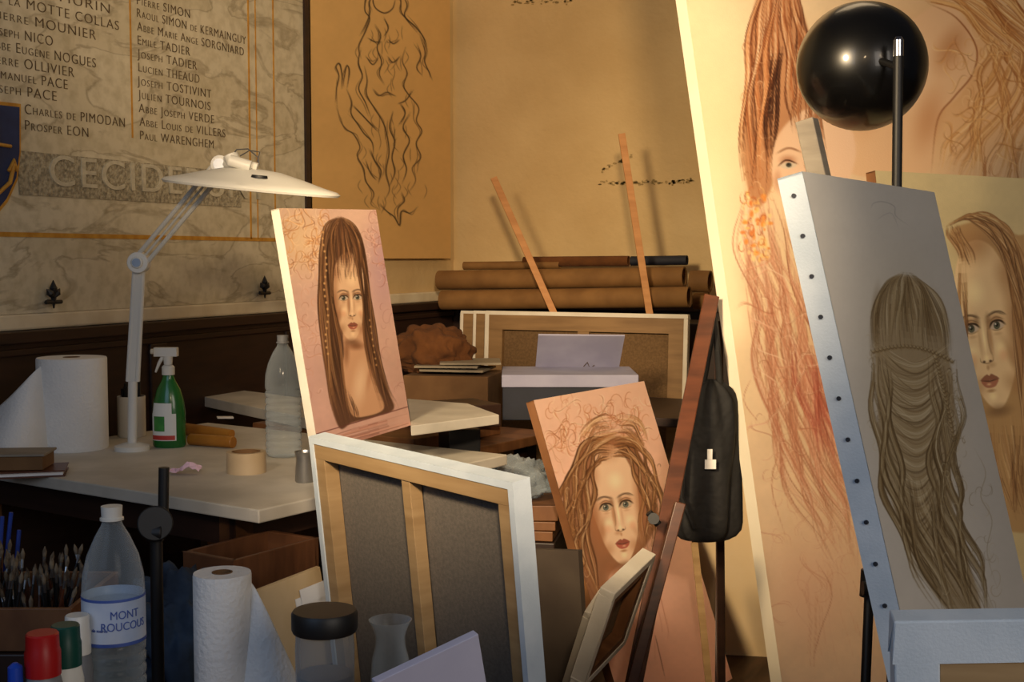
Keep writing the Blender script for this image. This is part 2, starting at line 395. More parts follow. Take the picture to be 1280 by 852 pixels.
        s.stroke([T(n-.19,.36),T(n-.18,.41),T(n-.05,.435),T(n+.05,.435),T(n+.18,.41),T(n+.19,.36)],max(.5,.025*w),dk,.7,taper=True)
        sh(n,.49,.07,.05,shade,.6); sh(n+.12*sdir,.46,.2,.06,shade,.4)
        up=tuple(x*.82 for x in lip)
        s.fill([T(n-.28,.635),T(n-.08,.57),T(n,.588),T(n+.08,.57),T(n+.28,.635),T(n+.05,.645),T(n-.05,.645)],up,.9)
        s.fill([T(n-.26,.64),T(n,.65),T(n+.26,.64),T(n+.13,.725),T(n-.13,.725)],lip,.9)
        sh(n-.04*sdir,.69,.11,.024,light,.6)
        s.stroke([T(n-.28,.637),T(n-.05,.652),T(n+.05,.652),T(n+.28,.637)],max(.6,.03*w),dark,.8,taper=True)
        sh(n,.77,.2,.035,shade,.8)
    def grid(s,name,cs,sp=1.5):
        x,y=to_px(np.array([list(c) for c in cs]))
        Wp=max(math.hypot(x[1]-x[0],y[1]-y[0]),math.hypot(x[2]-x[3],y[2]-y[3])); Hp=max(math.hypot(x[3]-x[0],y[3]-y[0]),math.hypot(x[2]-x[1],y[2]-y[1]))
        nu=int(Wp/sp)+2; nv=int(Hp/sp)+2
        C=np.array([list(c) for c in cs]); u=np.linspace(0,1,nu)[None,:,None]; v=np.linspace(0,1,nv)[:,None,None]
        G=C[0]*(1-u)*(1-v)+C[1]*u*(1-v)+C[2]*u*v+C[3]*(1-u)*v
        PX,PY=to_px(G); fx=np.clip((PX-s.x0)*s.S,0,s.w-1.01); fy=np.clip((PY-s.y0)*s.S,0,s.h-1.01)
        xi=fx.astype(int); yi=fy.astype(int); a=(fx-xi)[...,None]; b=(fy-yi)[...,None]; A=s.A
        K=A[yi,xi]*(1-a)*(1-b)+A[yi,xi+1]*a*(1-b)+A[yi+1,xi]*(1-a)*b+A[yi+1,xi+1]*a*b
        K=np.clip(K,0,1); K=np.where(K<=.04045,K/12.92,((K+.055)/1.055)**2.4)
        idx=np.arange(nu*nv).reshape(nv,nu)
        q=np.stack([idx[:-1,:-1],idx[1:,:-1],idx[1:,1:],idx[:-1,1:]],-1).reshape(-1)
        me=bpy.data.meshes.new(name); me.vertices.add(nu*nv); me.vertices.foreach_set('co',G.reshape(-1).astype(np.float32))
        nf=(nu-1)*(nv-1); me.loops.add(nf*4); me.polygons.add(nf)
        me.loops.foreach_set('vertex_index',q.astype(np.int32)); me.polygons.foreach_set('loop_start',(np.arange(nf)*4).astype(np.int32))
        me.update(calc_edges=True); me.validate()
        at=me.color_attributes.new('Col','FLOAT_COLOR','POINT')
        at.data.foreach_set('color',np.concatenate([K.reshape(-1,3),np.ones((nu*nv,1))],1).reshape(-1).astype(np.float32))
        me.materials.append(VC); o=bpy.data.objects.new(name,me); bpy.context.scene.collection.objects.link(o)
        return o
def canvas(name,cs,paint,t=.03,side=None,back=None,sp=1.5,extra=None):
    f=Fr(cs); e=.0008
    parts=[paint.grid('painted_surface',cs,sp)]
    w=f.w;h=f.h; b=.03
    side=side or M['cottonw']
    parts.append(mk('canvas_wrap',[f.box(0,w,0,.003,-t,-e),f.box(0,w,h-.003,h,-t,-e),f.box(0,.003,0,h,-t,-e),f.box(w-.003,w,0,h,-t,-e),f.box(.002,w-.002,.002,h-.002,-.004,-.001)],side))
    parts.append(mk('stretcher_bars',[f.box(.003,w-.003,.003,.003+b,-t,-.005),f.box(.003,w-.003,h-.003-b,h-.003,-t,-.005),f.box(.003,.003+b,.003,h-.003,-t,-.005),f.box(w-.003-b,w-.003,.003,h-.003,-t,-.005),f.box(w/2-b/2,w/2+b/2,.003,h-.003,-t+.002,-.005)],back or M['pine']))
    if extra: parts+=extra(f)
    return group(name,parts),f
# ================================================================== ROOM
WX=-2.7; WY=5.39
mk('floor',g_box(-2.8,5,-2,5.5,-.05,0),M['floor'])
mk('wall_left',g_box(WX-.12,WX,-1.5,WY+.12,0,4.2),M['plaster'])
mk('wall_back',g_box(WX-.12,4.6,WY,WY+.12,0,4.2),M['plaster'])
zw=1.075; W0=WX+.002; WB=WY-.002
mk('baseboard_left',[g_box(W0,WX+.025,-1.5,WB-.06,0,zw-.03),g_box(W0,WX+.05,-1.5,WB-.06,zw-.045,zw-.01),g_box(W0,WX+.035,-1.5,WB-.06,zw-.08,zw-.06)]+[g_box(WX+.02,WX+.035,y,y+.08,.1,zw-.08) for y in np.arange(-1.3,5.2,.75)],M['darkwood'],bevel=.004)
mk('baseboard_back',[g_box(W0,4.6,WY-.025,WB,0,zw-.03),g_box(W0,4.6,WY-.05,WB,zw-.045,zw-.01)],M['darkwood'],bevel=.004)
mk('trim_1',[g_box(W0,WX+.03,-1.5,WB,zw-.009,zw+.035)],M['cream'],bevel=.006)
XM=WX+.022
ye=on_x(380,150,XM).y
parts=[mk('slab',g_box(W0,XM,.5,ye,zw+.036,4.1),M['marble'])]
parts.append(mk('edge_strip',g_box(W0,XM+.01,ye,ye+.035,zw+.036,4.1),M['darkwood']))
def zx(px,py): p=on_x(px,py,XM); return p.y,p.z
zl=zx(100,294)[1]; y0=.6
y1=zx(345,298)[0]; yv1=zx(164,100)[0]; yv2=zx(311,100)[0]; yv3=zx(318,100)[0]
g=[g_box(XM,XM+.002,y0,y1,zl-.008,zl+.005),g_box(XM,XM+.002,y1-.007,y1,zl,4.1),g_box(XM,XM+.002,yv2-.004,yv2+.004,zl,4.1),g_box(XM,XM+.002,yv3+.006,yv3+.011,zl,4.1)]
z2=zx(164,172)[1]; g.append(g_box(XM,XM+.002,yv1-.003,yv1+.003,z2,4.1))
parts.append(mk('gold_lines',g,M['gold']))
ya,za=zx(22,188); zb=zx(22,243)[1]; yb=zx(300,215)[0]
parts.append(mk('relief_band',g_box(XM,XM+.004,ya,yb,zb,za),M['relief']))
def txt(s,px,py,size,endpx=None,mat=None,ext=.0008):
    c=bpy.data.curves.new('inscription','FONT'); c.body=s; c.size=size; c.extrude=ext
    c.small_caps_scale=.74
    for f in c.body_format: f.use_small_caps=True
    c.space_character=1.15; c.offset=-.0007 if not mat else 0
    o=bpy.data.objects.new('inscription',c); bpy.context.scene.collection.objects.link(o)
    y,z=zx(px,py); o.location=(XM+.0015+(.003 if mat else 0),y,z); o.rotation_euler=(rad(90),0,rad(90))
    c.materials.append(mat or M['ink'])
    if endpx:
        bpy.context.view_layer.update(); w=o.dimensions.x
        ty=zx(endpx,py+.2*(endpx-px))[0]-y
        o.scale.x=ty/max(w,1e-3)
    return o
R=[("Pierre SIMON",170,5,236),("Raoul SIMON de KERMAINGUY",170,21,306),("Abbe Marie Ange SORGNIARD",171,38,304),("Emile TADIER",171,55,236),("Joseph TADIER",172,72,246),("Lucien THEAUD",172,89,248),("Joseph TOSTIVINT",172,106,264),("Julien TOURNOIS",173,123,263),("Abbe Joseph VERDE",173,140,267),("Abbe Louis de VILLERS",174,157,281),("Paul WARENGHEM",174,174,266)]
for s,x,y,e in R: parts.append(txt(s,x,y,.040,e))
Lc=[("Antoine MURIN",-20,-22,136),("de la MOTTE COLLAS",-14,0,147),("Pierre MOUNIER",-12,21,118),("Joseph NICO",-16,41,66),("Abbe Eugene NOGUES",-16,59,119),("Pierre OLLIVIER",-18,77,91),("Emmanuel PACE",-18,95,83),("Joseph PACE",-18,113,71),("Charles de PIMODAN",30,142,155),("Prosper EON",30,162,109)]
for s,x,y,e in Lc: parts.append(txt(s,x,y,.040,e))
parts.append(txt("CECIDERUNT",58,231,.125,330,M['relief2'],.004))
group('memorial_plaque',parts,(XM,2.5,zw))
def wallpoly(pts,x,t):
    q=[zx(*p) for p in pts]; n=len(q)
    vs=[Vector((x,a,b)) for a,b in q]+[Vector((x+t,a,b)) for a,b in q]
    return vs,[tuple(range(n))[::-1],tuple(range(n,2*n))]+[(i,(i+1)%n,(i+1)%n+n,i+n) for i in range(n)]
sh1=[(-60,120),(24,130),(24,190),(20,225),(8,252),(-12,276),(-40,262),(-60,220)]
sh2=[(-54,126),(21,134),(21,190),(17,222),(5,248),(-13,270),(-38,257),(-54,218)]
pr=[mk('gold_border',wallpoly(sh1,XM,.006),M['gold']),mk('blue_field',wallpoly(sh2,XM+.004,.006),M['blue'])]
q=lambda x,y:Vector((XM+.013,*zx(x,y)))
pr.append(mk('gold_anchor',[g_tube([q(-8,150),q(-8,240)],.006),g_tube([q(-22,178),q(9,183)],.005),g_tube([q(-38,205),q(-28,232),q(-8,243),q(8,228),q(13,205)],.006),g_tube([q(6,214),q(13,200),q(17,214)],.005)],M['gold'],True))
group('heraldic_shield',pr)
for (px,py) in ((67,372),(331,362)):
    c=on_x(px,py,WX+.045)
    g=[]
    for a in (-45,0,45):
        d=Vector((.0,math.sin(rad(a)),math.cos(rad(a))))
        L=.05 if a==0 else .036
        g.append(g_tube([c,c+d*L*.55,c+d*L],[.004,.011,.001],8))
    g.append(g_tube([c+Vector((0,-.03,-.012)),c+Vector((0,.03,-.012))],.006,8)); g.append(g_tube([c+Vector((0,0,.0)),c+Vector((0,0,-.03))],[.008,.002],8))
    g.append(g_tube([c+Vector((0,0,-.01)),c+Vector((-.03,0,-.01))],.005,8))
    mk('iron_wall_hook',g,M['black'],True)
# ================================================================== wall drawing
XC=WX+.032
yl=on_x(388,150,XC).y; yr=on_x(563,150,XC).y; zb=on_x(480,323,XC).z
cs=[Vector((XC,yl,3.2)),Vector((XC,yr,3.2)),Vector((XC,yr,zb)),Vector((XC,yl,zb))]
p=Paint(cs,(226,186,122),(218,176,112),S=2)
ink=[(46,34,24),(62,44,30),(38,28,20)]
fig=[[(470,-20),(466,-4),(470,10),(480,16),(490,10),(494,-4)],[(468,-20),(458,-4),(456,12),(462,24),(456,40),(449,58),(452,74)],[(474,-20),(462,0),(464,14),(458,30),(450,44)],[(492,-20),(502,-2),(500,14),(510,26),(524,42)],[(496,-16),(508,4),(506,18),(520,34),(530,50),(534,66)],
[(524,42),(532,62),(531,78),(536,90),(540,100)],[(520,52),(525,70),(522,84),(529,96)],[(452,60),(447,78),(452,96),(448,112),(456,130),(464,148)],[(456,84),(460,100),(457,118),(466,136),(478,150),(482,168),(486,190),(483,214),(487,236),(481,252)],
[(508,60),(503,76),(509,92),(503,106),(512,120),(522,134),(519,150),(528,164),(522,180),(526,196),(516,210),(519,226),(508,242)],
[(421,132),(420,112),(424,96),(420,84),(424,80),(428,94),(427,110)],[(427,110),(430,94),(434,82),(436,90),(433,112)],[(421,132),(425,148),(433,160),(442,168),(450,182),(447,196),(455,210),(458,226),(466,240),(463,252),(474,262)],[(433,112),(440,128),(438,142),(448,154),(455,168),(464,178),(468,194)],
[(470,30),(476,44),(472,60),(478,76),(474,92),(480,106)],[(461,46),(468,54),(476,52)],[(484,50),(492,54),(500,48)],[(458,70),(466,78),(474,72)],[(484,72),(492,78),(500,70)],[(466,112),(474,120),(484,116),(496,120)],
[(492,140),(488,158),(494,176),(489,196),(493,214),(488,232)],[(512,140),(506,158),(511,176),(504,194),(510,212),(502,228)],[(500,128),(506,142),(499,158)],[(474,252),(484,264),(492,272),(499,281),(503,264),(512,268),(522,258)],[(499,281),(497,262),(505,250),(502,240)],
[(456,200),(463,216),(472,226)],[(441,130),(450,142),(462,152),(474,166)],[(462,186),(468,200),(476,214),(474,230)],[(516,112),(508,124),(498,130)],[(480,22),(484,34),(480,44)]]
for s_ in fig:
    for k in range(3):
        pts=[(x+random.gauss(0,.8 if k==0 else 2),y+random.gauss(0,1.)) for x,y in s_]
        if k==2: pts=pts[:max(3,len(pts)//2)]
        if k==1: pts=pts[len(pts)//3:]
        if len(pts)<3: continue
        p.stroke(pts,1.3 if k==0 else .8,random.choice(ink),.95 if k==0 else .6,taper=True)
for i in range(60):
    x=random.gauss(488,18); y=random.uniform(25,250); a_=random.uniform(-1,1)
    p.stroke([(x,y),(x+a_*5,y+9),(x-a_*3,y+19)],.7,random.choice(ink),.6,taper=True)
canvas('figure_drawing_canvas',cs,p,.028,M['cottonw'],sp=1.0)
vs=[];fs=[]
def dab(x,y,w,h):
    a=on_y(x,y,WY-.0015); n=9; o=len(vs)
    for k in range(n):
        an=k/n*6.283; rr=random.uniform(.6,1.1); vs.append(Vector((a.x+w*math.cos(an)*rr,WY-.0015,a.z+h*math.sin(an)*rr)))
    fs.append(tuple(range(o,o+n)))
for i in range(90):
    x=random.uniform(748,868); dab(x,229-(x-748)*.02+random.gauss(0,1.6),random.uniform(.004,.012),random.uniform(.002,.007))
for i in range(26):
    x=random.uniform(752,790); dab(x,212-(x-752)*.45+random.gauss(0,1.5),random.uniform(.004,.012),random.uniform(.002,.007))
for i in range(40):
    x=random.uniform(640,715); dab(x,2+random.gauss(0,1.6),random.uniform(.004,.012),random.uniform(.002,.006))
mk('wall_stencil_traces',(vs,fs),pm('stencil_olive',(140,118,74),(172,148,102),scale=60,rough=.9))
# ================================================================== DESK (rotated 10 deg from the wall)
ZD=.76
C0=Vector((-.51,2.55)); aa=Vector((math.cos(rad(55.5)),math.sin(rad(55.5)))); bb=Vector((-aa.y,aa.x))
def DK(a,b,z): q_=C0+aa*a+bb*b; return V(q_.x,q_.y,z)
def dbox(a0,a1,b0,b1,z0,z1):
    o=DK(a0,b0,z0); return g_obox(o,DK(a1,b0,z0)-o,DK(a0,b1,z0)-o,(0,0,z1-z0))
parts=[mk('top',dbox(0,.88,0,1.12,ZD-.028,ZD),M['desk'],bevel=.003)]
parts.append(mk('legs',[dbox(a,a+.05,b,b+.05,0,ZD-.028) for a in (.05,.78) for b in (.12,1.02)],M['midwood']))
parts.append(mk('apron',[dbox(.05,.83,.12,.14,ZD-.1,ZD-.028),dbox(.05,.07,.12,1.07,ZD-.1,ZD-.028),dbox(.76,.78,.12,1.07,ZD-.1,ZD-.028),dbox(.05,.83,1.05,1.07,0.05,ZD-.028)],M['darkwood']))
group('work_desk',parts)
parts=[mk('top',dbox(.93,1.5,.25,1.0,.70,.73),M['midwood'],bevel=.003),mk('legs',[dbox(a,a+.05,b,b+.05,0,.70) for a in (.96,1.42) for b in (.3,.92)],M['darkwood'])]
group('wooden_bench',parts)
mk('drawing_board',dbox(.93,1.35,.35,.98,.731,.765),M['midwood'],bevel=.003)
def flatcanvas(name,cs4,z0,z1,mat):
    vs=[Vector((c.x,c.y,z0)) for c in cs4]+[Vector((c.x,c.y,z1)) for c in cs4]
    return mk(name,(vs,[(3,2,1,0),(4,5,6,7),(0,1,5,4),(1,2,6,5),(2,3,7,6),(3,0,4,7)]),mat,bevel=.002)
flatcanvas('blank_canvas',[on_z(247,494,.80),on_z(388,523,.80),on_z(400,500,.80),on_z(300,487,.80)],.767,.80,M['desk'])
flatcanvas('blank_canvas',[on_z(514,532,.86),on_z(624,518,.86),on_z(585,504,.86),on_z(509,498,.86)],.835,.86,M['desk'])
mk('wooden_box',g_lbox(-.30,-.06,3.70,3.88,.767,.834,30),M['darkwood'],bevel=.003)
def base(px,py,z=ZD): return on_z(px,py,z)
c=base(92,560); c.z=ZD
def roll(name,c,r,h,sheet=None,core=.022):
    prof=[(core,0),(r*.98,0),(r,.004),(r,h-.004),(r*.98,h),(core,h),(core,0)]
    ps=[mk('paper_roll',g_lathe(prof,c,48),M['towel'],True),mk('cardboard_core',g_lathe([(core,.002),(core,h+.001),(core-.002,h+.001),(core-.002,.002)],c,24),M['card'],True)]
    if sheet:
        top,bot=sheet; vs=[];fs=[]
        for k,(a,b) in enumerate(zip(top,bot)):
            for j in range(6): t=j/5; vs.append(a*(1-t)+b*t)
        for k in range(len(top)-1):
            for j in range(5): i=k*6+j; fs.append((i,i+1,i+7,i+6))
        o=mk('loose_sheet',(vs,fs),M['towel'],True,ang=90)
        s_=o.modifiers.new('s','SUBSURF'); s_.levels=s_.render_levels=2
        s=o.modifiers.new('solid','SOLIDIFY'); s.thickness=.002
        ps.append(o)
    return group(name,ps,c)
def cz(v,z): return Vector((v.x,v.y,z))
d0=DZ(92,560,ZD)
top=[P(60,452,d0-.04),P(47,459,d0-.08),P(32,476,d0-.1),P(15,494,d0-.1),P(0,508,d0-.08),P(-25,526,d0-.05)]
bot=[cz(P(x,560,dd),ZD+.003) for x,dd in ((62,d0-.07),(44,d0-.14),(24,d0-.18),(0,d0-.2),(-22,d0-.17),(-50,d0-.1))]
roll('paper_towel_roll',c,.09,.243,(top,bot))
g1=mk('pages',[g_lbox(-1.20,-1.055,2.93,3.03,ZD+.003,ZD+.012,15)],M['paper'])
g2=mk('covers',[g_lbox(-1.21,-1.05,2.92,3.04,ZD+.0,ZD+.003,15),g_lbox(-1.21,-1.05,2.92,3.04,ZD+.012,ZD+.015,15)],M['redwood'])
g3=mk('upper_book',[g_lbox(-1.24,-1.09,2.93,3.03,ZD+.016,ZD+.048,5)],M['card'],bevel=.002)
g4=mk('upper_cover',[g_lbox(-1.245,-1.085,2.925,3.035,ZD+.0485,ZD+.054,5)],M['greywood'],bevel=.001)
group('book_stack',[g1,g2,g3,g4])
c=base(165,545); r=.039
ps=[mk('cup',g_lathe([(0,0),(r*.95,0),(r,.004),(r,.115),(r-.003,.115),(r-.004,.006),(0,.006)],c,32),M['white'],True)]
g=[]
for i in range(18):
    a=random.random()*6.3; b=Vector((math.cos(a),math.sin(a),0)); q0=c+b*.018+Vector((0,0,.01)); q1=c+b*random.uniform(.012,.034)+Vector((0,0,random.uniform(.135,.155)))
    g.append(g_tube([q0,q1],.0045,8))
ps.append(mk('pens',g,M['black'])); group('pen_cup',ps,c)
c=base(212,558)
Rz=Matrix.Rotation(TH,3,'Z')
prof=[(0,0),(.04,0),(.044,.006),(.044,.09),(.040,.125),(.032,.155),(.019,.178),(.015,.19),(.015,.198),(0,.198)]
ps=[mk('body',g_lathe(prof,c,36,Rz,(1,.72)),M['green'],True)]
def arc(r0,z0,z1,sc,a0,a1,c,R,n=16,r1=None):
    r1=r1 or r0; vs=[];fs=[]
    for i in range(n+1):
        a=rad(a0+(a1-a0)*i/n)
        for r,z in ((r0,z0),(r1,z1)): vs.append(Vector(c)+R@Vector((r*math.cos(a)*sc[0],r*math.sin(a)*sc[1],z)))
    for i in range(n): fs.append((2*i,2*i+2,2*i+3,2*i+1))
    return vs,fs
ps.append(mk('label',[arc(.0448,.02,.092,(1,.72),-155,-55,c,Rz),arc(.0448,.092,.12,(1,.72),-150,-70,c,Rz,r1=.0415)],M['label'],True))
ps.append(mk('label_emblem',arc(.0453,.045,.085,(1,.72),-140,-95,c,Rz),M['labelg'],True))
ps.append(mk('label_strip',[arc(.0453,.022,.034,(1,.72),-152,-60,c,Rz)],M['labelr'],True))
u=Vector((cT,sT,0)); z=Vector((0,0,1)); fw=Vector((-sT,cT,0))
ps.append(mk('trigger_head',[g_lathe([(.017,.194),(.017,.215),(.012,.22)],c,20),g_tube([c+z*.22,c+z*.245],[.011,.013]),
   g_obox(c-u*.036+z*.243-fw*.011,u*.062,fw*.022,z*.024),g_tube([c-u*.036+z*.256,c-u*.046+z*.256],.007),
   g_tube([c-u*.012+z*.245,c-u*.024+z*.225,c-u*.034+z*.2],[.006,.005,.003],8)],M['white'],True,bevel=.002))
group('spray_bottle',ps,c)
def pet(name,c,r,h,capcol,label=None,water=None,neck=.013):
    p=[(0,.004),(r*.6,0),(r*.9,.004),(r,.015)]
    n=9
    for i in range(n):
        z0=.015+(h*.58-.015)*i/n; z1=.015+(h*.58-.015)*(i+1)/n
        p+= [(r,z0+(z1-z0)*.25),(r*.93,z0+(z1-z0)*.5),(r,z0+(z1-z0)*.75)]
    p+=[(r,h*.6),(r*.97,h*.68),(r*.82,h*.77),(r*.55,h*.86),(neck*1.15,h*.91),(neck,h*.93),(neck,h*.95)]
    ps=[mk('body',g_lathe(p,c,40),M['pet'],True,ang=60)]
    ps.append(mk('cap',g_lathe([(neck*1.25,h*.935),(neck*1.25,h*.945),(neck*1.08,h*.95),(neck*1.12,h),(0,h)],c,24),capcol,True))
    if label:
        z0,z1=label; ps.append(mk('label',g_lathe([(r*1.01,z0),(r*1.01,z1)],c,40),M['labelpb'],True))
        ps.append(mk('label_bands',[g_lathe([(r*1.02,z0),(r*1.02,z0+.005)],c,40),g_lathe([(r*1.02,z1-.004),(r*1.02,z1)],c,40)],M['labelb'],True))
    if water: ps.append(mk('water',g_lathe([(0,.008),(r*.9,.008),(r*.91,water),(0,water)],c,32),M['water'],True))
    return ps
c=base(355,570); group('plastic_water_bottle',pet('b',c,.046,.31,M['grey']),c)
c=base(308,590)
ps=[mk('tape_winding',g_lathe([(.034,0),(.046,0),(.046,.05),(.034,.05),(.034,0)],c,40),M['tape'],True),mk('core',g_lathe([(.034,0),(.034,.05),(.0325,.05),(.0325,0),(.034,0)],c,40),M['card'],True)]
group('packing_tape_roll',ps,c)
c=base(381,602); mk('metal_cup',g_lathe([(0,0),(.02,0),(.022,.004),(.019,.055),(.023,.07),(.021,.07),(.017,.055),(.018,.006),(0,.006)],c,32),M['steel'],True)
c=base(232,592)
vs=[];fs=[]
for j in range(7):
    for i in range(10):
        a=(i/9-.5)*.07; b=(j/6-.5)*.03
        zz=.004+random.uniform(0,.010)+.022*max(0,1-abs(a-.012)/.03)*(1-abs(b)/.03)
        vs.append(c+u*a+fw*b+Vector((0,0,zz)))
for j in range(6):
    for i in range(9): k=j*10+i; fs.append((k,k+1,k+11,k+10))
mk('crumpled_tissue',(vs,fs),M['pink'],solid=.001)
mk('wooden_dowel',g_tube([base(238,556)+Vector((0,0,.016)),base(292,560)+Vector((0,0,.016))],[.016,.016],16),M['amber'],True,bevel=.002)
mk('wooden_dowel',g_tube([base(232,545)+Vector((0,0,.02)),base(262,548)+Vector((0,0,.02)),base(290,551)+Vector((0,0,.02))],[.018,.015,.012],16),M['amber'],True)
mk('card_slip',g_obox(base(272,523,.768),V(.05,0,0),V(-.01,.03,0),(0,0,.004)),M['paper'])
# desk lamp
dl=3.35
bse=cz(P(164,500,dl),ZD); Lp=lambda x,y,d=dl:P(x,y,d)
j0=Lp(166,476);j1=Lp(174,328,3.28);j2=Lp(277,206,3.12)
ps=[mk('lower_arm',[g_tube([j0-u*.012,j1-u*.010],.007,10),g_tube([j0+u*.012,j1+u*.010],.007,10),g_beam(j0,j1,.014,.012)],M['white'],True)]
def para(a,b,w):
    t=(b-a).normalized(); s=t.cross(fw).normalized()*w
    return [g_tube([a+s,b+s],.006,10),g_tube([a-s,b-s],.006,10),g_tube([a,b],.003,8)]
ps.append(mk('upper_arm',para(j1,j2,.015),M['white'],True))
ps.append(mk('elbow_joint',[g_tube([j1-fw*.018,j1+fw*.018],.027,24),g_tube([j1-fw*.024,j1-fw*.017],.015,16)],M['white'],True,bevel=.002))
ps.append(mk('joint_caps',[g_tube([j1-fw*.027,j1-fw*.023],.011,16),g_tube([j2-fw*.03,j2-fw*.02],.014,16)],M['steel'],True))
ps.append(mk('clamp_post',[g_tube([bse,j0],.012,14),g_lathe([(0,0),(.045,0),(.045,.012),(.02,.02),(0,.02)],bse,28)],M['white'],True))
hc=P(314,232,3.05)
Rh=Rz@Matrix.Rotation(rad(5.5),3,'Y')@Matrix.Rotation(rad(4),3,'X')
ps.append(mk('lamp_head',g_lathe([(0,.040),(.03,.040),(.07,.036),(.12,.024),(.17,.010),(.205,.002),(.212,-.004),(.208,-.009),(.19,-.010)],hc,64,Rh,(1,.52)),M['white'],True))
ps.append(mk('lamp_diffuser',g_lathe([(.195,-.009),(0,-.009)],hc,64,Rh,(1,.52)),M['paper'],True))
ps.append(mk('switch_dial',g_lathe([(.0,.034),(.018,.034),(.02,.028)],hc+Rh@Vector((.03,-.06,-.006)),20,Rh,(1,.7)),M['black'],True))
ps.append(mk('yoke',[g_tube([j2,hc+Rh@Vector((-.03,0,.05)),hc+Rh@Vector((-.02,0,.035))],.012,12),g_tube([j2-fw*.02,j2+fw*.02],.022,20),g_tube([hc+Rh@Vector((-.05,-.02,.055)),hc+Rh@Vector((-.0,-.02,.045))],.014,14),g_tube([P(288,193,3.08),P(293,205,3.08)],.018,14),g_tube([P(312,206,3.04),P(322,209,3.04)],.01,10)],M['white'],True))
ps.append(mk('springs_and_cable',[g_tube([P(a,b,3.07) for a,b in ((285,200),(296,187),(310,186),(322,196),(324,206))],.0018,6),g_tube([P(a,b,3.07) for a,b in ((300,195),(312,188),(325,190),(321,203))],.0015,6)],M['steel'],True))
group('magnifier_desk_lamp',ps,bse)
# ================================================================== PORTRAIT 1 on desk
cs=rect((349,260),2.80,(470,262),66,(399,566))
p=Paint(cs,(222,184,162),(212,166,152),S=3.2,mott=.08)
p.blob(375,300,50,70,(236,200,152),.7,0,1); p.blob(480,330,40,110,(190,150,158),.8,0,1); p.blob(380,470,40,80,(216,170,160),.6,0,1)
oc1=[(250,214,170),(150,88,56),(252,226,196),(190,118,62),(226,160,96)]
p.swirl(352,266,406,330,24,oc1,1.0,.8,12)
p.curls(352,264,408,350,60,oc1,.9,.75,11)
p.curls(362,350,402,500,40,[(242,204,184),(176,118,100),(214,150,120)],.8,.65,10); p.swirl(366,340,400,470,10,[(242,206,186),(176,118,100),(214,150,120)],.8,.6,10)
p.swirl(456,268,482,340,12,[(214,160,140),(242,206,188),(156,98,84)],.9,.7,10)
p.curls(452,262,484,360,36,[(206,152,140),(242,206,188),(156,98,84)],.8,.7,9); p.curls(470,360,508,500,30,[(206,154,140),(166,112,104)],.8,.6,10)
hb=[(48,28,16),(70,42,24),(96,60,36),(128,84,50),(164,114,72),(214,168,120)]
p.fill([(424,272),(411,281),(403,303),(401,340),(403,390),(406,440),(411,490),(424,534),(440,528),(470,520),(492,511),(486,490),(474,450),(465,400),(460,350),(453,305),(440,280)],(76,46,28),.85,blur=5)
p.fill([(430,410),(430,440),(428,462),(432,490),(440,518),(458,520),(480,510),(472,484),(464,458),(456,436),(452,405)],(214,164,126),.98,blur=3)
p.blob(450,480,14,44,(240,202,164),.85,8,1); p.blob(433,440,6,26,(140,92,60),.7,0,1); p.blob(445,432,16,8,(126,80,50),.8,0,1); p.blob(462,470,5,30,(184,128,92),.6,10,1)
p.face(437,372,23,54,-3,(232,190,150),(156,104,70),(172,92,72),(104,104,84),(48,30,18),turn=.08,jaw=.72)
p.hair([(422,270),(406,283),(398,320),(398,370),(402,430),(409,490),(423,536)],[(427,272),(420,292),(417,330),(419,380),(425,425),(432,470),(442,530)],460,hb,.65,.8,.6,1.4,locks=5,curl=.5)
p.hair([(426,270),(443,281),(458,320),(464,370),(472,430),(486,480),(500,510)],[(426,272),(434,290),(444,320),(451,366),(454,410),(462,460),(476,520)],440,hb,.65,.8,.6,1.4,locks=5,curl=.5)
p.hair([(424,272),(414,290),(412,318),(413,336)],[(430,272),(446,290),(456,318),(458,338)],260,hb,.6,.8,.5,1.,locks=6)
p.hair([(413,315),(416,338),(418,356)],[(456,315),(452,336),(451,352)],46,hb[:4],.6,.6,.8,1.2,locks=7)
p.hair([(426,470),(431,500),(440,530)],[(442,500),(448,515),(452,528)],40,hb,.6,.6,.5,1)
for y in np.arange(290,450,8): p.blob(405+2*math.sin(y*.1)+(y-290)*.03,y,1.8,2.2,(220,170,110),.85,0,.6)
for y in np.arange(400,460,8): p.blob(462+(y-400)*.15,y,1.5,2,(210,160,104),.7,0,.6)
p.stroke([(386,545),(450,526),(520,505)],1.1,(104,56,50),.9)
p.hair([(392,552),(450,533),(520,513)],[(396,570),(450,562),(524,542)],90,[(120,70,58),(170,106,88),(210,150,126)],.8,.5,.6,1)
canvas('portrait_painting_long_hair',cs,p,.022,M['cottonw'],sp=.6)
# ================================================================== PORTRAIT 2
cs=rect((667,500),3.3,(805,476),56,(790,930))
p=Paint(cs,(246,204,182),(248,192,174),S=2.8)
oc=[(190,116,76),(254,230,204),(160,90,58),(254,236,216),(218,150,110)]
p.swirl(690,505,810,560,40,oc,.95,.85,15); p.curls(682,495,816,560,90,oc,.85,.8,12)
p.swirl(680,560,705,700,8,oc,.8,.5,12)
hb2=[(74,42,24),(108,68,40),(144,96,58),(182,130,84),(220,176,130),(248,222,186)]
p.fill([(742,548),(724,562),(712,592),(706,640),(709,690),(722,735),(738,760),(750,760),(758,735),(766,712),(796,694),(818,662),(822,626),(810,590),(796,562),(775,545)],(128,82,50),.75,blur=6)
p.blob(772,722,22,30,(222,168,138),.8,0,1); p.blob(766,710,18,16,(156,102,70),.7,0,1)
p.face(769,632,33,74,-9,(248,214,184),(176,118,82),(186,92,80),(120,138,136),(48,30,20),turn=.05,jaw=.76,sdir=-1)
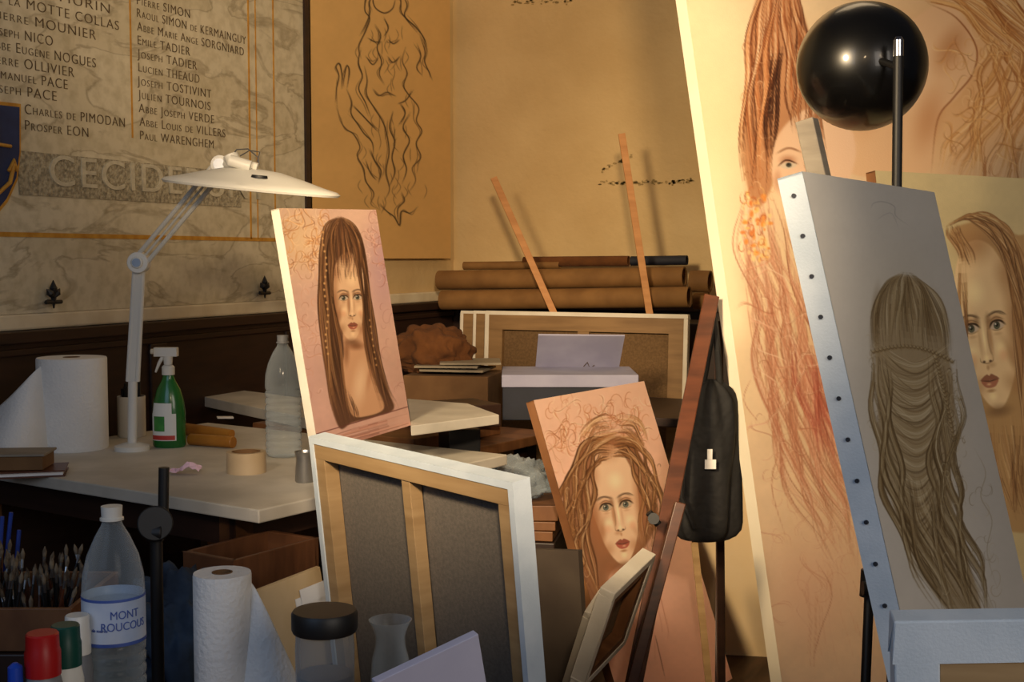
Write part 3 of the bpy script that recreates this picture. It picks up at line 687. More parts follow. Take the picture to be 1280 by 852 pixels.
p.hair([(764,548),(738,548),(712,580),(698,630),(698,690),(720,765)],[(764,572),(750,578),(744,604),(741,650),(742,705),(760,765)],560,hb2,.8,.8,.8,4,locks=7,freq=1.5,curl=.9)
p.hair([(764,548),(794,548),(816,580),(832,625),(830,695)],[(764,572),(782,572),(796,600),(800,636),(802,694)],430,hb2,.8,.8,.8,3.5,locks=6,freq=1.6,curl=.9)
p.hair([(710,600),(696,650),(698,700),(712,750)],[(740,640),(728,680),(728,720),(742,765)],200,hb2,.8,.7,.8,6,locks=5,freq=2,curl=.9)
p.curls(702,590,734,765,46,hb2,.9,.6,8); p.curls(806,580,830,690,30,hb2,.9,.6,7); p.curls(735,725,765,770,16,hb2[2:],.9,.5,7)
p.hair([(722,545),(735,525),(765,515)],[(740,566),(756,552),(782,548)],130,hb2[1:],.8,.7,.6,3,curl=.8,locks=4); p.hair([(770,516),(795,522),(814,555)],[(770,548),(790,552),(804,572)],130,hb2[1:],.8,.7,.6,3,curl=.8,locks=4)
p.hair([(770,745),(790,790),(800,840)],[(830,740),(835,790),(832,840)],10,[(200,120,96)],.8,.4,1,3)
p.stroke([(818,790),(824,815),(832,850)],1,(110,50,40),.7,taper=True); p.stroke([(810,700),(824,740),(838,800)],.9,(190,110,80),.6,taper=True)
canvas('portrait_painting_curly_hair',cs,p,.025,M['midwood'],sp=.75)
# ================================================================== BIG PAINTING
cs=rect((822,-255),3.3,(1400,-124),30,(982,884))
p=Paint(cs,(244,220,180),(244,212,180),S=1.8)
p.blob(1200,100,240,220,(230,180,128),.95,0,1); p.blob(1150,520,200,300,(236,194,160),.6,0,1)
p.blob(900,300,60,500,(250,236,198),.7,0,1); p.blob(1010,740,90,120,(242,198,172),.7,0,1)
gold=[(158,94,46),(194,130,70),(222,164,98),(240,194,130),(252,224,174)]
p.fill([(1050,150),(1085,80),(1140,25),(1185,5),(1215,40),(1220,80),(1200,118),(1170,150),(1158,215),(1060,215)],(238,196,154),.95,blur=5)
p.blob(1130,90,50,70,(250,222,186),.85,20,1); p.blob(1188,60,26,50,(196,138,92),.75,30,1); p.blob(1160,150,26,60,(208,150,104),.7,15,1); p.blob(1090,130,30,60,(214,160,116),.6,20,1)
p.stroke([(1160,4),(1195,22),(1220,58),(1216,92),(1192,122),(1172,150),(1164,215)],2,(160,96,54),.9,taper=True)
p.hair([(1150,0),(1190,10),(1230,50),(1290,100)],[(1190,-40),(1250,-20),(1290,20),(1340,70)],380,gold,1.,.85,1,5,locks=8,curl=.7)
p.hair([(1168,215),(1190,170),(1222,120),(1232,70),(1225,40)],[(1300,260),(1300,180),(1300,120),(1280,70),(1260,40)],620,gold+[(244,202,162)],1.,.8,1,8,locks=9,freq=1.4,curl=.8)
p.swirl(1180,30,1290,215,32,gold,1.,.7,18); p.curls(1180,20,1290,215,40,gold,1.,.7,13)
aub=[(88,46,26),(136,74,40),(180,106,62),(214,146,94),(236,184,136),(248,218,182)]
p.fill([(962,-30),(942,10),(934,80),(930,150),(932,220),(946,260),(966,230),(970,190),(985,160),(1010,150),(1024,120),(1016,60),(1002,10),(990,-30)],(184,120,78),.75,blur=5)
p.fill([(975,165),(964,205),(974,244),(1010,266),(1050,244),(1070,190),(1050,135),(1010,135)],(246,208,176),.97,blur=4)
p.blob(985,200,16,10,(176,116,84),.7,0,1); p.blob(1010,225,8,14,(204,146,114),.7,0,1); p.blob(972,225,8,20,(196,138,104),.6,0,1)
p.fill([(975,208),(984,202),(996,206),(986,211)],(226,208,186),.9); p.blob(986,206,4.5,3.6,(70,70,60),1,0,.4); p.blob(985,205,1.6,1.4,(12,10,8),1,0,.5)
p.stroke([(972,208),(983,200),(998,205)],1.8,(70,38,22),.95,taper=True); p.stroke([(970,192),(986,185),(1004,191)],2.4,(120,70,40),.6,taper=True,soft=1.5)
p.stroke([(1004,203),(1010,222),(1003,234)],1.3,(176,116,86),.8,taper=True)
p.hair([(960,-40),(940,20),(930,90),(926,160),(930,260)],[(975,-40),(975,30),(968,90),(964,150),(960,240)],400,aub,.95,.85,.8,3,locks=5,curl=.8,freq=1.3)
p.hair([(985,-40),(1006,20),(1022,70),(1030,130),(1032,195)],[(975,-40),(978,20),(980,70),(984,120),(986,162)],340,aub,.95,.85,.8,3,locks=5,curl=.8,freq=1.3)
p.hair([(968,50),(960,100),(956,150),(960,205)],[(982,50),(976,100),(972,150),(966,200)],90,[(46,24,16),(64,34,20),(94,52,30)],1.2,.8,.6,1.5,locks=3)
p.curls(926,60,966,250,40,aub,1.,.6,8)
pk=[(156,92,64),(192,122,94),(220,154,124),(236,182,154),(246,212,186),(252,230,206)]
p.hair([(928,240),(922,310),(938,380),(946,450),(958,520),(980,600),(1012,660),(1040,720)],[(965,235),(985,310),(1010,380),(1022,450),(1040,520),(1062,590),(1080,640),(1100,720)],700,pk,.95,.6,1,8,locks=13,freq=1.1,curl=.8)
p.hair([(975,250),(990,320),(1012,390),(1026,450),(1050,520),(1070,600)],[(1000,250),(1020,330),(1036,400),(1050,470),(1066,520),(1085,600)],200,pk,.9,.5,1,5,locks=5,curl=.7)
p.hair([(985,420),(996,480),(1008,530),(1030,600)],[(1015,420),(1040,490),(1055,540),(1072,600)],220,[(150,72,58),(190,98,84),(216,134,110),(240,186,158)],.9,.65,.8,5,locks=5,curl=.8)
for i in range(50): p.blob(random.uniform(928,964),random.uniform(240,325),random.uniform(2,6),random.uniform(2,7),random.choice([(240,150,66),(252,204,120),(226,128,58),(248,222,160)]),.8,0,.7)
p.curls(928,236,968,330,36,[(200,100,44),(252,210,130),(170,84,40)],1.1,.8,8)
p.swirl(945,320,1030,560,30,pk,1.,.6,20); p.curls(945,330,1080,600,50,pk,.9,.55,14)
p.curls(960,560,1090,760,46,[(222,164,134),(250,220,194)],.9,.5,22); p.swirl(960,520,1090,780,20,[(210,144,112),(252,224,198)],.9,.5,26)
p.hair([(985,690),(1000,760),(1015,850)],[(1080,690),(1095,760),(1100,850)],30,[(212,156,120),(230,178,140)],.9,.5,1,8)
for q_ in ([(930,330),(940,420),(965,520),(968,525)],[(955,520),(972,560),(965,610),(985,680)],[(1020,700),(1040,740),(1025,790),(1015,830)],[(940,470),(930,500),(950,530)]): p.stroke(q_,1.,(196,136,104),.75,taper=True)
canvas('large_mural_canvas',cs,p,.04,pm('cotton_bright',(236,226,204),(242,232,212),rough=.9),sp=1.2)
# ================================================================== canvas behind right
cs=rect((1094,213),2.65,(1340,226),33,(1160,900))
p=Paint(cs,(214,196,150),(204,182,132),S=2.2)
hb3=[(80,50,28),(116,78,44),(152,108,66),(188,146,96),(218,182,132),(238,210,164)]
p.fill([(1205,280),(1188,288),(1190,302),(1202,330),(1206,400),(1208,470),(1214,560),(1227,640),(1300,640),(1300,330),(1268,292),(1240,275)],(176,134,86),.75,blur=5)
p.face(1234,408,42,104,-8,(234,204,158),(168,124,82),(172,108,82),(112,114,88),(54,36,22),turn=-.12,jaw=.78,sdir=1,es=1.1)
p.hair([(1182,284),(1210,275),(1240,299),(1262,360),(1272,440),(1276,540),(1290,640)],[(1188,278),(1225,265),(1266,289),(1290,350),(1305,440),(1310,560),(1320,640)],560,hb3,.85,.8,.8,4,locks=10,curl=.7)
p.hair([(1182,282),(1184,294),(1194,312),(1201,335)],[(1198,280),(1204,292),(1214,310),(1220,332)],150,hb3,.85,.8,.5,1.5,locks=4)
p.hair([(1198,330),(1200,400),(1203,480),(1208,560),(1220,640)],[(1208,330),(1210,400),(1214,480),(1224,560),(1242,640)],170,hb3,.85,.7,.6,3,locks=3,curl=.8)
p.hair([(1222,520),(1234,580),(1250,640)],[(1300,520),(1300,600),(1300,660)],220,hb3,.85,.65,.8,4,locks=7,curl=.6)
canvas('portrait_painting_beige',cs,p,.025,M['midwood'],sp=1.0)
# ================================================================== right white canvas on easel
cs=rect((1003,214),1.80,(1168,240),57,(1180,1010))
p=Paint(cs,(216,214,208),(216,209,198),S=2.4,mott=.03)
ol=[(80,62,36),(112,90,56),(142,118,80),(170,148,108),(198,180,142),(224,212,180)]
p.blob(1140,500,85,270,(206,194,168),.65,-8,1)
p.fill([(1122,346),(1107,354),(1095,382),(1092,420),(1096,470),(1098,530),(1106,590),(1120,640),(1144,700),(1174,750),(1205,775),(1226,765),(1216,720),(1201,670),(1189,620),(1189,570),(1193,520),(1190,470),(1179,415),(1161,377),(1143,348)],(158,134,94),.7,blur=6)
p.blob(1128,380,20,34,(202,184,144),.7,0,1); p.blob(1176,400,13,50,(106,84,52),.6,-15,1); p.blob(1094,400,9,60,(106,84,52),.6,4,1)
p.hair([(1126,340),(1104,354),(1091,390),(1089,442)],[(1140,341),(1170,366),(1187,408),(1194,452)],560,ol,.65,.7,.5,1.8,locks=10,curl=.4)
for i in range(11):
    y=436+i*19; xa=1094+i*1.6; xb=1190-(.8*i); dp_=14+i*1.5
    for k in range(22):
        o=k*.8; cc=ol[int(max(0,min(5,2.4+2.6*math.sin(k/21*3.14)-(1.8 if k>17 else 0)+random.gauss(0,.8))))]
        jx=random.gauss(0,3); jy=random.gauss(0,1.6)
        p.stroke([(xa+k*.3+jx,y-8+o*.8+jy),((xa*.7+xb*.3)+jx,y+dp_*.75+o+jy),((xa*.4+xb*.6),y+dp_+o),(xb-k*.3+jx,y-12+o*.8)],random.uniform(.5,.95),cc,random.uniform(.35,.75),taper=True)
p.hair([(1086,430),(1090,500),(1095,570),(1108,630),(1134,700),(1173,770)],[(1110,440),(1118,510),(1126,580),(1140,640),(1164,700),(1200,778)],560,ol,.65,.7,.6,5,locks=4,freq=1.5,curl=.9)
p.hair([(1158,440),(1166,510),(1162,580),(1174,650),(1200,720),(1224,785)],[(1196,450),(1204,520),(1199,590),(1208,650),(1230,710),(1250,784)],560,ol,.65,.7,.6,5,locks=5,freq=1.8,curl=.9)
p.hair([(1112,590),(1130,650),(1154,710),(1190,778)],[(1178,590),(1188,650),(1208,710),(1232,780)],500,ol,.65,.65,.6,5,locks=7,freq=1.4,curl=.9)
def braid(p,A_,B_,n_,r,sag=0):
    for i in range(n_):
        t=i/(n_-1); x=A_[0]+(B_[0]-A_[0])*t; y=A_[1]+(B_[1]-A_[1])*t+sag*math.sin(t*3.14)
        p.blob(x,y,r*1.25,r,(150,126,86),.8,35*(1 if i%2 else -1),.9); p.stroke([(x-r,y-r*.8),(x,y+r*.3),(x+r,y-r*.6)],.7,(80,62,38),.6); p.blob(x-1,y-r*.35,r*.6,r*.4,(208,194,158),.6,0,.9)
braid(p,(1092,440),(1190,452),22,3.8,-12); braid(p,(1170,448),(1192,545),20,3.6,-4)
p.curls(1180,455,1206,600,44,ol,.8,.65,7); p.curls(1086,360,1100,560,30,ol,.8,.45,6); p.curls(1180,600,1244,775,50,ol[1:],.8,.5,12)
p.stroke([(1088,262),(1092,254),(1104,252),(1118,258),(1120,270),(1138,283)],.9,(150,150,152),.6,taper=True); p.stroke([(1095,276),(1106,268),(1116,268),(1125,290)],.8,(160,160,162),.5,taper=True)
p.stroke([(1218,560),(1232,590),(1226,620),(1240,650),(1234,690),(1248,740)],1,(170,156,130),.7,taper=True)
def ex(f):
    g=[g_tube([f.pt(-.0003,v,-.019),f.pt(-.003,v,-.019)],.0032,10) for v in np.arange(.03,f.h,.058)]
    return [mk('upholstery_tacks',g,M['tack'],True)]
_,f=canvas('braided_hair_painting',cs,p,.038,M['cotton'],sp=.8,extra=ex)
parts=[mk('mast',f.box(f.w*.36-.014,f.w*.36+.014,-.115,f.h+.06,-.075,-.045),M['greywood'],bevel=.002)]
parts.append(mk('ledge',f.box(-.02,f.w+.02,f.h+.002,f.h+.03,-.08,.03),M['greywood'],bevel=.002))
q1=f.pt(.12,f.h+.0,-.09); q2=f.pt(f.w-.1,f.h+.0,-.09); q3=f.pt(f.w*.5,f.h*.7,-.09)
parts.append(mk('legs',[g_beam(q1,cz(q1+f.U*.02,0),.04,.025),g_beam(q2,cz(q2,0),.04,.025),g_beam(q3,cz(q3+f.U*.25-f.N*.05,0),.035,.025)],M['greywood'],bevel=.002))
group('studio_easel',parts)
# ---- black lamp on stand
lc=P(1080,79,2.58)
aim=(P(900,330,3.3)-lc).normalized()
view=(P(1080,79,3)-lc).normalized()
ax=(view*.8+aim*.35).normalized()
RL=ax.to_track_quat('Z','Y').to_matrix()
k=2.58/2.25; R0=.112
ps=[mk('reflector_shell',g_lathe([(a*k,b*k) for a,b in [(0,-.085),(.03,-.083),(.06,-.07),(.085,-.05),(.103,-.02),(R0,.015),(R0+.001,.03),(R0-.004,.03),(.10,-.01),(.08,-.04),(.04,-.065),(0,-.07)]],lc,56,RL),M['gloss'],True,ang=60)]
ps.append(mk('bulb',g_lathe([(0,-.03),(.02,-.025),(.03,0),(.02,.02),(0,.026)],lc,24,RL),M['bulb'],True))
dp=2.44
pt=P(1123,50,dp); fl=cz(P(1129,232,dp+.02),0)
dirp=(fl-pt).normalized()
ps.append(mk('pole',g_tube([pt+dirp*.03,cz(fl,.02)],.0095,16),M['black'],True))
ps.append(mk('chrome_tip',[g_tube([pt,pt+dirp*.03],.0098,16),g_tube([pt-dirp*.006,pt],[.006,.0095],16)],M['chrome'],True))
ps.append(mk('pole_bracket',g_tube([pt+dirp*.05,lc-ax*.06],.007,10),M['black'],True))
lg=[]
for a in (20,140,260):
    e_=cz(fl,.01)+Vector((math.cos(rad(a))*.12,math.sin(rad(a))*.12,0)); lg.append(g_tube([cz(fl,.2),e_],.008,8))
ps.append(mk('tripod_legs',lg,M['black'],True))
group('studio_lamp',ps,cz(fl,0))
a0=P(1090,655,2.35); b0=P(1082,852,2.3)
dn=(b0-a0).normalized(); e0=b0+dn*(b0.z/-dn.z)
ps=[mk('tube',g_tube([a0,e0],.009,14),M['black'],True),mk('clamp',[g_tube([P(1078,735,2.28),P(1091,735,2.28)],.013,14),g_tube([P(1086,712,2.3),P(1084,745,2.3)],.014,14)],M['black'],True)]
ps.append(mk('foot',g_tube([cz(e0,.012)-V(.08,0,0),cz(e0,.012)+V(.08,0,0)],.01,8),M['black'],True))
group('tripod_stand',ps,cz(e0,0))
def backcanvas(name,cs,t,rim,wood,mid=True,linen=None,cot=None,woodm=None,cross=None):
    f=Fr(cs); w,h=f.w,f.h; cot=cot or M['cotton']
    ps=[mk('canvas_wrap',[f.box(0,w,0,rim,-t,.001),f.box(0,w,h-rim,h,-t,.001),f.box(0,rim,rim,h-rim,-t,.001),f.box(w-rim,w,rim,h-rim,-t,.001)],cot,bevel=.002)]
    k=rim; g=[f.box(k,w-k,k,k+wood,-t+.004,-.001),f.box(k,w-k,h-k-wood,h-k,-t+.004,-.001),f.box(k,k+wood,k,h-k,-t+.004,-.0015),f.box(w-k-wood,w-k,k,h-k,-t+.004,-.0015)]
    if mid: g.append(f.box(w/2-wood*.4,w/2+wood*.4,k+wood,h-k-wood,-t+.006,-.004))
    if cross: g.append(f.box(k+wood,w-k-wood,cross-.018,cross+.018,-t+.007,-.006))
    ps.append(mk('stretcher_bars',g,woodm or M['pine'],bevel=.001))
    ps.append(mk('linen_back',f.box(rim*.5,w-rim*.5,rim*.5,h-rim*.5,-t,-t+.003),linen or M['linen']))
    return group(name,ps),f
cs=rect((1117,776),1.30,(1400,772),-8,(1122,1100))
backcanvas('stretched_canvas_back',cs,.03,.046,.03)
cs=rect((386,545),2.30,(641,603),-48,(458,1218))
backcanvas('stretched_canvas_back',cs,.035,.012,.028)
# ================================================================== BACK STORAGE
mk('storage_rack',[g_box(-2.05,-.2,4.98,5.3,0,1.0)],M['darkwood'])
def BY(px,py,Y): return on_y(px,py,Y)
def rollr(px0,y0,px1,y1,Y,r,mat,name='canvas_roll'):
    a=BY(px0,y0,Y);b=BY(px1,y1,Y); t=(b-a).normalized()
    vs=[g_tube([a,b],r,24,cap=False),g_tube([a+t*.002,b-t*.002],r*.82,24,cap=False)]
    rings=g_tube([a,a+t*.001],[r,r*.82],24,cap=False); r2=g_tube([b,b-t*.001],[r,r*.82],24,cap=False)
    return mk(name,vs+[rings,r2],mat,True)
rollr(553,375,862,371,4.96,.042,M['kraft']); rollr(549,350,856,346,5.02,.042,M['kraft'])
rollr(864,351,888,352,5.1,.045,M['kraft']); rollr(580,332,700,331,5.15,.018,M['kraft']); rollr(655,327,786,326,5.16,.022,M['cloth']); rollr(789,326,859,325,5.13,.02,M['navy']); rollr(868,376,886,376,5.2,.035,M['kraft'])
def stick(p0,p1): return mk('wooden_batten',g_beam(p0,p1,.028,.012),M['pineo'],bevel=.001)
a=BY(617,222,4.90);b=BY(690,386,4.885); stick(a,b+(b-a)*.25)
a=BY(777,167,4.90);b=BY(811,386,4.885); stick(a,b+(b-a)*.25)
def bc(px0,py0,px1,Y,bottomz=.0,lean=.06,**k):
    a=BY(px0,py0,Y);b=BY(px1,py0,Y); b.z=a.z
    cs=[a,b,Vector((b.x,b.y-lean,bottomz)),Vector((a.x,a.y-lean,bottomz))]
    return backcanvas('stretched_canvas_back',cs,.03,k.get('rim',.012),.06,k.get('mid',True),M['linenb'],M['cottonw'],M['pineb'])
bc(576,388,700,4.83); bc(592,388,780,4.79); bc(607,388,860,4.75,rim=.016)
zt=.74
mk_tab=[mk('top',g_box(-1.52,-.45,4.02,4.60,zt-.03,zt),M['darkwood'],bevel=.003),mk('legs',[g_box(x,x+.05,y,y+.05,0,zt-.03) for x in (-1.5,-.52) for y in (4.05,4.53)],M['darkwood'])]
group('side_table',mk_tab)
def hz(py,d): return EYE+ray(640,py).z*d
def lb(px0,px1,ztop,d,dep,z0,rot=0):
    r0=(px0-640)/F*d; r1=(px1-640)/F*d
    return g_lbox(r0,r1,d,d+dep,z0,ztop,rot)
d=4.25
b1=mk('carton',[lb(512,622,hz(470,d),d,.28,zt+.002,-12)],M['card'],bevel=.003)
tt=bpy.data.curves.new('printed_text','FONT'); tt.body='atelier'; tt.size=.045; tt.extrude=.0003
to=bpy.data.objects.new('printed_text',tt); bpy.context.scene.collection.objects.link(to); tt.materials.append(pm('box_print',(190,186,180),(170,165,158),rough=.9))
o_,fc=lb(512,622,hz(470,d),d,.28,zt+.002,-12); A_=o_[0]; B_=o_[1]
nn=(B_-A_).normalized(); nf=Vector((nn.y,-nn.x,0))
to.location=A_+nn*((B_-A_).length*.42)+nf*.002+Vector((0,0,.018)); to.rotation_euler=(rad(90),0,TH-rad(12))
group('cardboard_box',[b1,to])
g=[]
for i,(x0,x1,y) in enumerate(((530,612,466),(520,600,461),(548,625,457))):
    g.append(lb(x0,x1,hz(y-3,d),d+.02,.2,hz(y,d)+.001,-12+i*7))
mk('paper_stack',g,pm('paper_cream',(140,128,108),(156,144,122),rough=.9))
def lump(name,c,rx,ry,rz,mat,seed=0,amp=.18,freq=6,rot=TH,bot=.75):
    bm=bmesh.new(); bmesh.ops.create_icosphere(bm,subdivisions=5,radius=1)
    Rm=Matrix.Rotation(rot,3,'Z')
    for v in bm.verts:
        n=v.co.normalized(); k=1+amp*noise.noise(n*2.2+Vector((seed,0,0)))+amp*.6*abs(noise.noise(Vector((n.x*freq,n.y*freq,n.z*2))+Vector((0,seed,0))))
        v.co=Rm@Vector((n.x*rx*k,n.y*ry*k,max(n.z*k,-bot)*rz))
    me=bpy.data.meshes.new(name); bm.to_mesh(me); bm.free(); me.shade_smooth(); me.materials.append(mat)
    o=bpy.data.objects.new(name,me); o.location=c; bpy.context.scene.collection.objects.link(o); return o
lump('brown_cloth',P(538,441,d+.17),.13,.1,.085,M['cloth'],3,.4,4)
d=4.1
b=mk('navy_carton',lb(628,795,hz(484,d),d,.3,zt+.002,0),M['navy'],bevel=.003)
b2=mk('white_lid',lb(627,799,hz(468,d),d-.01,.32,hz(484,d)+.001,0),M['lavd'],bevel=.003)
group('storage_box',[b,b2])
cs=rect((673,419),4.25,(781,420),2,(669,464)); f=Fr(cs)
ps=[mk('sheet',f.box(0,f.w,0,f.h,-.006,0),M['lavd'])]
ps.append(mk('ink_sketch',[g_tube([f.pt(f.w*a_,f.h*b_,.001),f.pt(f.w*c_,f.h*d_,.001)],.0012,6) for a_,b_,c_,d_ in ((.57,.85,.61,.72),(.61,.72,.65,.88),(.58,.9,.7,.92),(.66,.88,.70,.8))],M['ink']))
group('sketch_card',ps)
# ================================================================== middle: studio easel (dark) + bag + leaning canvases
a=P(889,372,3.05); b=P(797,830,2.62)
dn=(b-a).normalized(); fl=b+dn*(b.z/-dn.z)
ps=[mk('front_leg',g_beam(a,cz(fl,0),.036,.03),M['redwood'],bevel=.002)]
a1=P(850,628,2.6); b1_=P(790,852,2.52); dn=(b1_-a1).normalized(); fl1=b1_+dn*(b1_.z/-dn.z)
ps.append(mk('slide_rail',g_beam(a1,cz(fl1,0),.022,.03),M['redwood'],bevel=.002))
a2=P(898,400,3.12); ps.append(mk('rear_leg',g_beam(a2,cz(P(903,852,3.25),0),.020,.020),M['darkwood'],bevel=.002))
ps.append(mk('clamp_knob',[g_tube([P(817,648,2.72),P(817,648,2.62)],.012,16),g_tube([P(811,640,2.66),P(823,655,2.66)],.008,10)],M['black'],True))
group('wooden_easel',ps,cz(fl,0))
prof=[(.012,474),(.034,482),(.052,500),(.062,530),(.064,570),(.066,610),(.072,640),(.074,662),(.05,675),(.0,678)]
offs=[.0,.004,.006,.004,.0,-.004,-.01,-.012,-.01,-.01]
vs=[];fs=[];n=64;dd=3.0
c_=P(888,560,dd)
for i,(r,y) in enumerate(prof):
    zc=hz(y,dd)
    for k in range(n):
        an=2*math.pi*k/n; rr=r*(1+.34*noise.noise(Vector((math.cos(an)*2.2,math.sin(an)*2.2,i*.5)))+.10*math.sin(an*7+i*.6))
        vs.append(cz(c_,zc)+u*(math.cos(an)*rr*1.1+offs[i])+fw*math.sin(an)*rr*.5)
for i in range(len(prof)-1):
    for k in range(n): k2=(k+1)%n; fs.append((i*n+k,i*n+k2,(i+1)*n+k2,(i+1)*n+k))
ob=mk('bag_body',(vs,fs),M['bag'],True,ang=80); ss=ob.modifiers.new('sub','SUBSURF'); ss.levels=ss.render_levels=1
st=mk('straps',[g_tube([P(878,485,dd),P(886,440,dd),P(893,395,3.06)],.008,8),g_tube([P(900,485,dd),P(897,440,dd),P(893,395,3.06)],.008,8),g_tube([P(866,500,dd-.05),P(852,560,dd-.06),P(851,620,dd-.06),P(868,660,dd-.05)],.007,8)],M['bag'],True)
la=mk('label_patch',[g_obox(P(881,586,dd-.05),V(.026,0,0),V(.0,.002,0),Vector((0,0,.022))),g_obox(P(884,574,dd-.05),V(.012,0,0),V(.0,.002,0),Vector((0,0,.024)))],M['paper'])
group('hanging_bag',[ob,st,la])
for (TL,TR,BL,dd) in (((768,742),(820,692),(728,862),2.35),((748,772),(766,744),(712,884),2.42)):
    cs=rect(TL,dd,TR,62,BL)
    backcanvas('small_stretched_canvas',cs,.030,.016,.02,False,M['linenb'],M['cottonw'],M['midwood'])
cs=rect((866,540),3.75,(1010,540),-10,(880,1010)); f=Fr(cs)
mk('lit_patch_panel',f.box(0,f.w,0,f.h,-.02,0),pm('lit_patch_cream',(246,218,172),(250,224,182),rough=.9))  # added panel; its cream stands in for a brightly lit patch
mk('metal_pole',g_tube([cz(P(899,680,3.45),hz(680,3.45)),cz(P(899,680,3.45),0)],.008,12),M['grey'],True)
mk('wooden_batten',g_beam(P(868,678,3.4),cz(P(892,850,3.4),.0),.018,.012),M['pine'])
dd=3.35
g=[]
for i,(y0,y1) in enumerate(((676,664),(663,652),(651,632))): g.append(lb(648+i*3,700,hz(y1,dd),dd,.2,hz(y0,dd),4*i-10))
mk('book_pile',g,M['midwood'],bevel=.002)
mk('storage_chest',lb(600,705,hz(677,dd),dd+.0,.25,0,-10),M['darkwood'],bevel=.004)
lump('plastic_bag',P(650,600,dd+.12),.09,.09,.055,M['film'],9,.45,8)
mk('cardboard_portfolio',g_obox(P(656,852,2.9),V(.14,-.02,0),V(.01,.012,0),Vector((-.02,0,.31))),pm('dark_card',(60,50,42),(72,62,52),rough=.9))
mk('dark_tin',g_lbox(-.19,-.10,3.45,3.55,.731,.80,20),M['black'],bevel=.002)
# ================================================================== UNDER DESK
mk('storage_shelf',[dbox(.12,.74,.2,.95,.0,.04),dbox(.12,.74,.2,.95,.40,.43),dbox(.12,.15,.2,.95,0,.43),dbox(.71,.74,.2,.95,0,.43)],M['darkwood'])
o=P(292,700,2.42); uu=(P(398,668,2.62)-o); uu.z=0; v=Vector((-uu.y,uu.x,0)).normalized()*.14; hgt=.12; o=cz(o,hz(700,2.42)-hgt)
g=[g_obox(o,uu,v*.06,(0,0,hgt)),g_obox(o+v*.94,uu,v*.06,(0,0,hgt)),g_obox(o,uu*.05,v,(0,0,hgt)),g_obox(o+uu*.95,uu*.05,v,(0,0,hgt)),g_obox(o,uu,v,(0,0,.01))]
mk('wooden_crate',g,M['cratewood'],bevel=.002)
mk('storage_cabinet',g_obox(cz(o,0)+v*.3,uu*.95,v*.9,(0,0,o.z-.001)),M['darkwood'])
cs=rect((322,738),2.28,(400,708),40,(345,860)); f=Fr(cs)
mk('pine_board',f.box(0,f.w,0,f.h,-.012,0),M['pinel'],bevel=.001)
mk('paper_cards',[f.box(f.w*.52,f.w*1.05,f.h*.22,f.h*.4,.001,.003),f.box(f.w*.6,f.w*1.15,f.h*.14,f.h*.3,.004,.006)],M['paper'])
lump('blue_cloth',P(222,800,2.35),.09,.08,.11,M['bluecloth'],5,.5,6)
mk('drawer_cabinet',[g_lbox(-1.15,-.73,2.12,2.42,0,.60)],M['darkwood'],bevel=.003)
g=[g_lbox(-1.12,-.745,2.13,2.14,.602,.675),g_lbox(-1.12,-.745,2.38,2.39,.602,.675),g_lbox(-1.12,-1.11,2.14,2.38,.602,.675),g_lbox(-.755,-.745,2.14,2.38,.602,.675),g_lbox(-1.12,-.745,2.14,2.38,.601,.607)]
mk('brush_box',g,M['midwood'],bevel=.001)
H=[];Fe=[];B=[];H2=[]
for i in range(90):
    r=random.uniform(-1.0,-.775); dd=random.uniform(2.16,2.36); b0=V(r,dd,.61)
    t=Vector((random.gauss(0,.18),random.gauss(0,.18),1)).normalized(); L=random.uniform(.04,.10)
    p1=b0+t*L
    (H if i%3 else H2).append(g_tube([b0,b0+t*L*.6,p1],[.0015,.003,.0022],8)); Fe.append(g_tube([p1,p1+t*.016],[.0024,.003],8)); B.append(g_tube([p1+t*.016,p1+t*.026,p1+t*.036],[.003,.004,.0008],8))
ps=[mk('handles_dark',H,M['black'],True),mk('handles_red',H2,M['redwood'],True),mk('ferrules',Fe,M['steel'],True),mk('bristles',B,pm('bristle',(70,56,44),(130,116,96),scale=50,rough=.9),True)]
group('paint_brushes',ps)
g=[]
for px,py,dx in ((3,645,.0),(14,640,.01),(24,662,0)):
    a=P(px,py,2.4); g.append(g_tube([a,cz(a,.612)-Vector((dx,0.02,0))],[.004,.004],8))
mk('blue_pens',g,pm('pen_blue',(20,44,120),(30,60,150),rough=.4),True)
# ================================================================== FOREGROUND TABLE
ZF=.60
ps=[mk('top',g_lbox(-.95,0.0,1.2,1.9,ZF-.03,ZF),M['midwood'],bevel=.003),mk('legs',[g_lbox(r,r+.05,d_,d_+.05,0,ZF-.03) for r in (-.93,-.06) for d_ in (1.23,1.82)],M['darkwood'])]
group('low_table',ps)
def ftp(px,d): q_=ray(px,800); return V(q_.x*d,d,ZF)
c=ftp(143,1.83)
h=hz(632,1.83)-ZF
ps=pet('b',c,.0445,h,M['white'],(h*.37,h*.59),h*.30,.0135)
def wraptext(body,size,dx,dz,mat,align='CENTER'):
    tt=bpy.data.curves.new('label_print','FONT'); tt.body=body; tt.size=size; tt.extrude=.0003; tt.align_x=align
    to=bpy.data.objects.new('label_print',tt); bpy.context.scene.collection.objects.link(to)
    bpy.context.view_layer.update()
    dg=bpy.context.evaluated_depsgraph_get(); me=bpy.data.meshes.new_from_object(to.evaluated_get(dg)); bpy.data.objects.remove(to)
    toCam=Vector((-c.x,-c.y,0)).normalized(); a0=math.atan2(toCam.y,toCam.x)
    for v in me.vertices:
        an=a0+(v.co.x+dx)/.0455; rr=.0456+v.co.z
        v.co=Vector((c.x+math.cos(an)*rr,c.y+math.sin(an)*rr,c.z+h*.50+v.co.y*1.15+dz))
    me.materials.clear(); me.materials.append(mat); to=bpy.data.objects.new('label_print',me); bpy.context.scene.collection.objects.link(to)
    return to
ps.append(wraptext('MONT\nROUCOUS',.0145,.016,.0,M['labelb']))
ps.append(wraptext('eau de source',.006,-.026,-.018,M['labelb']))
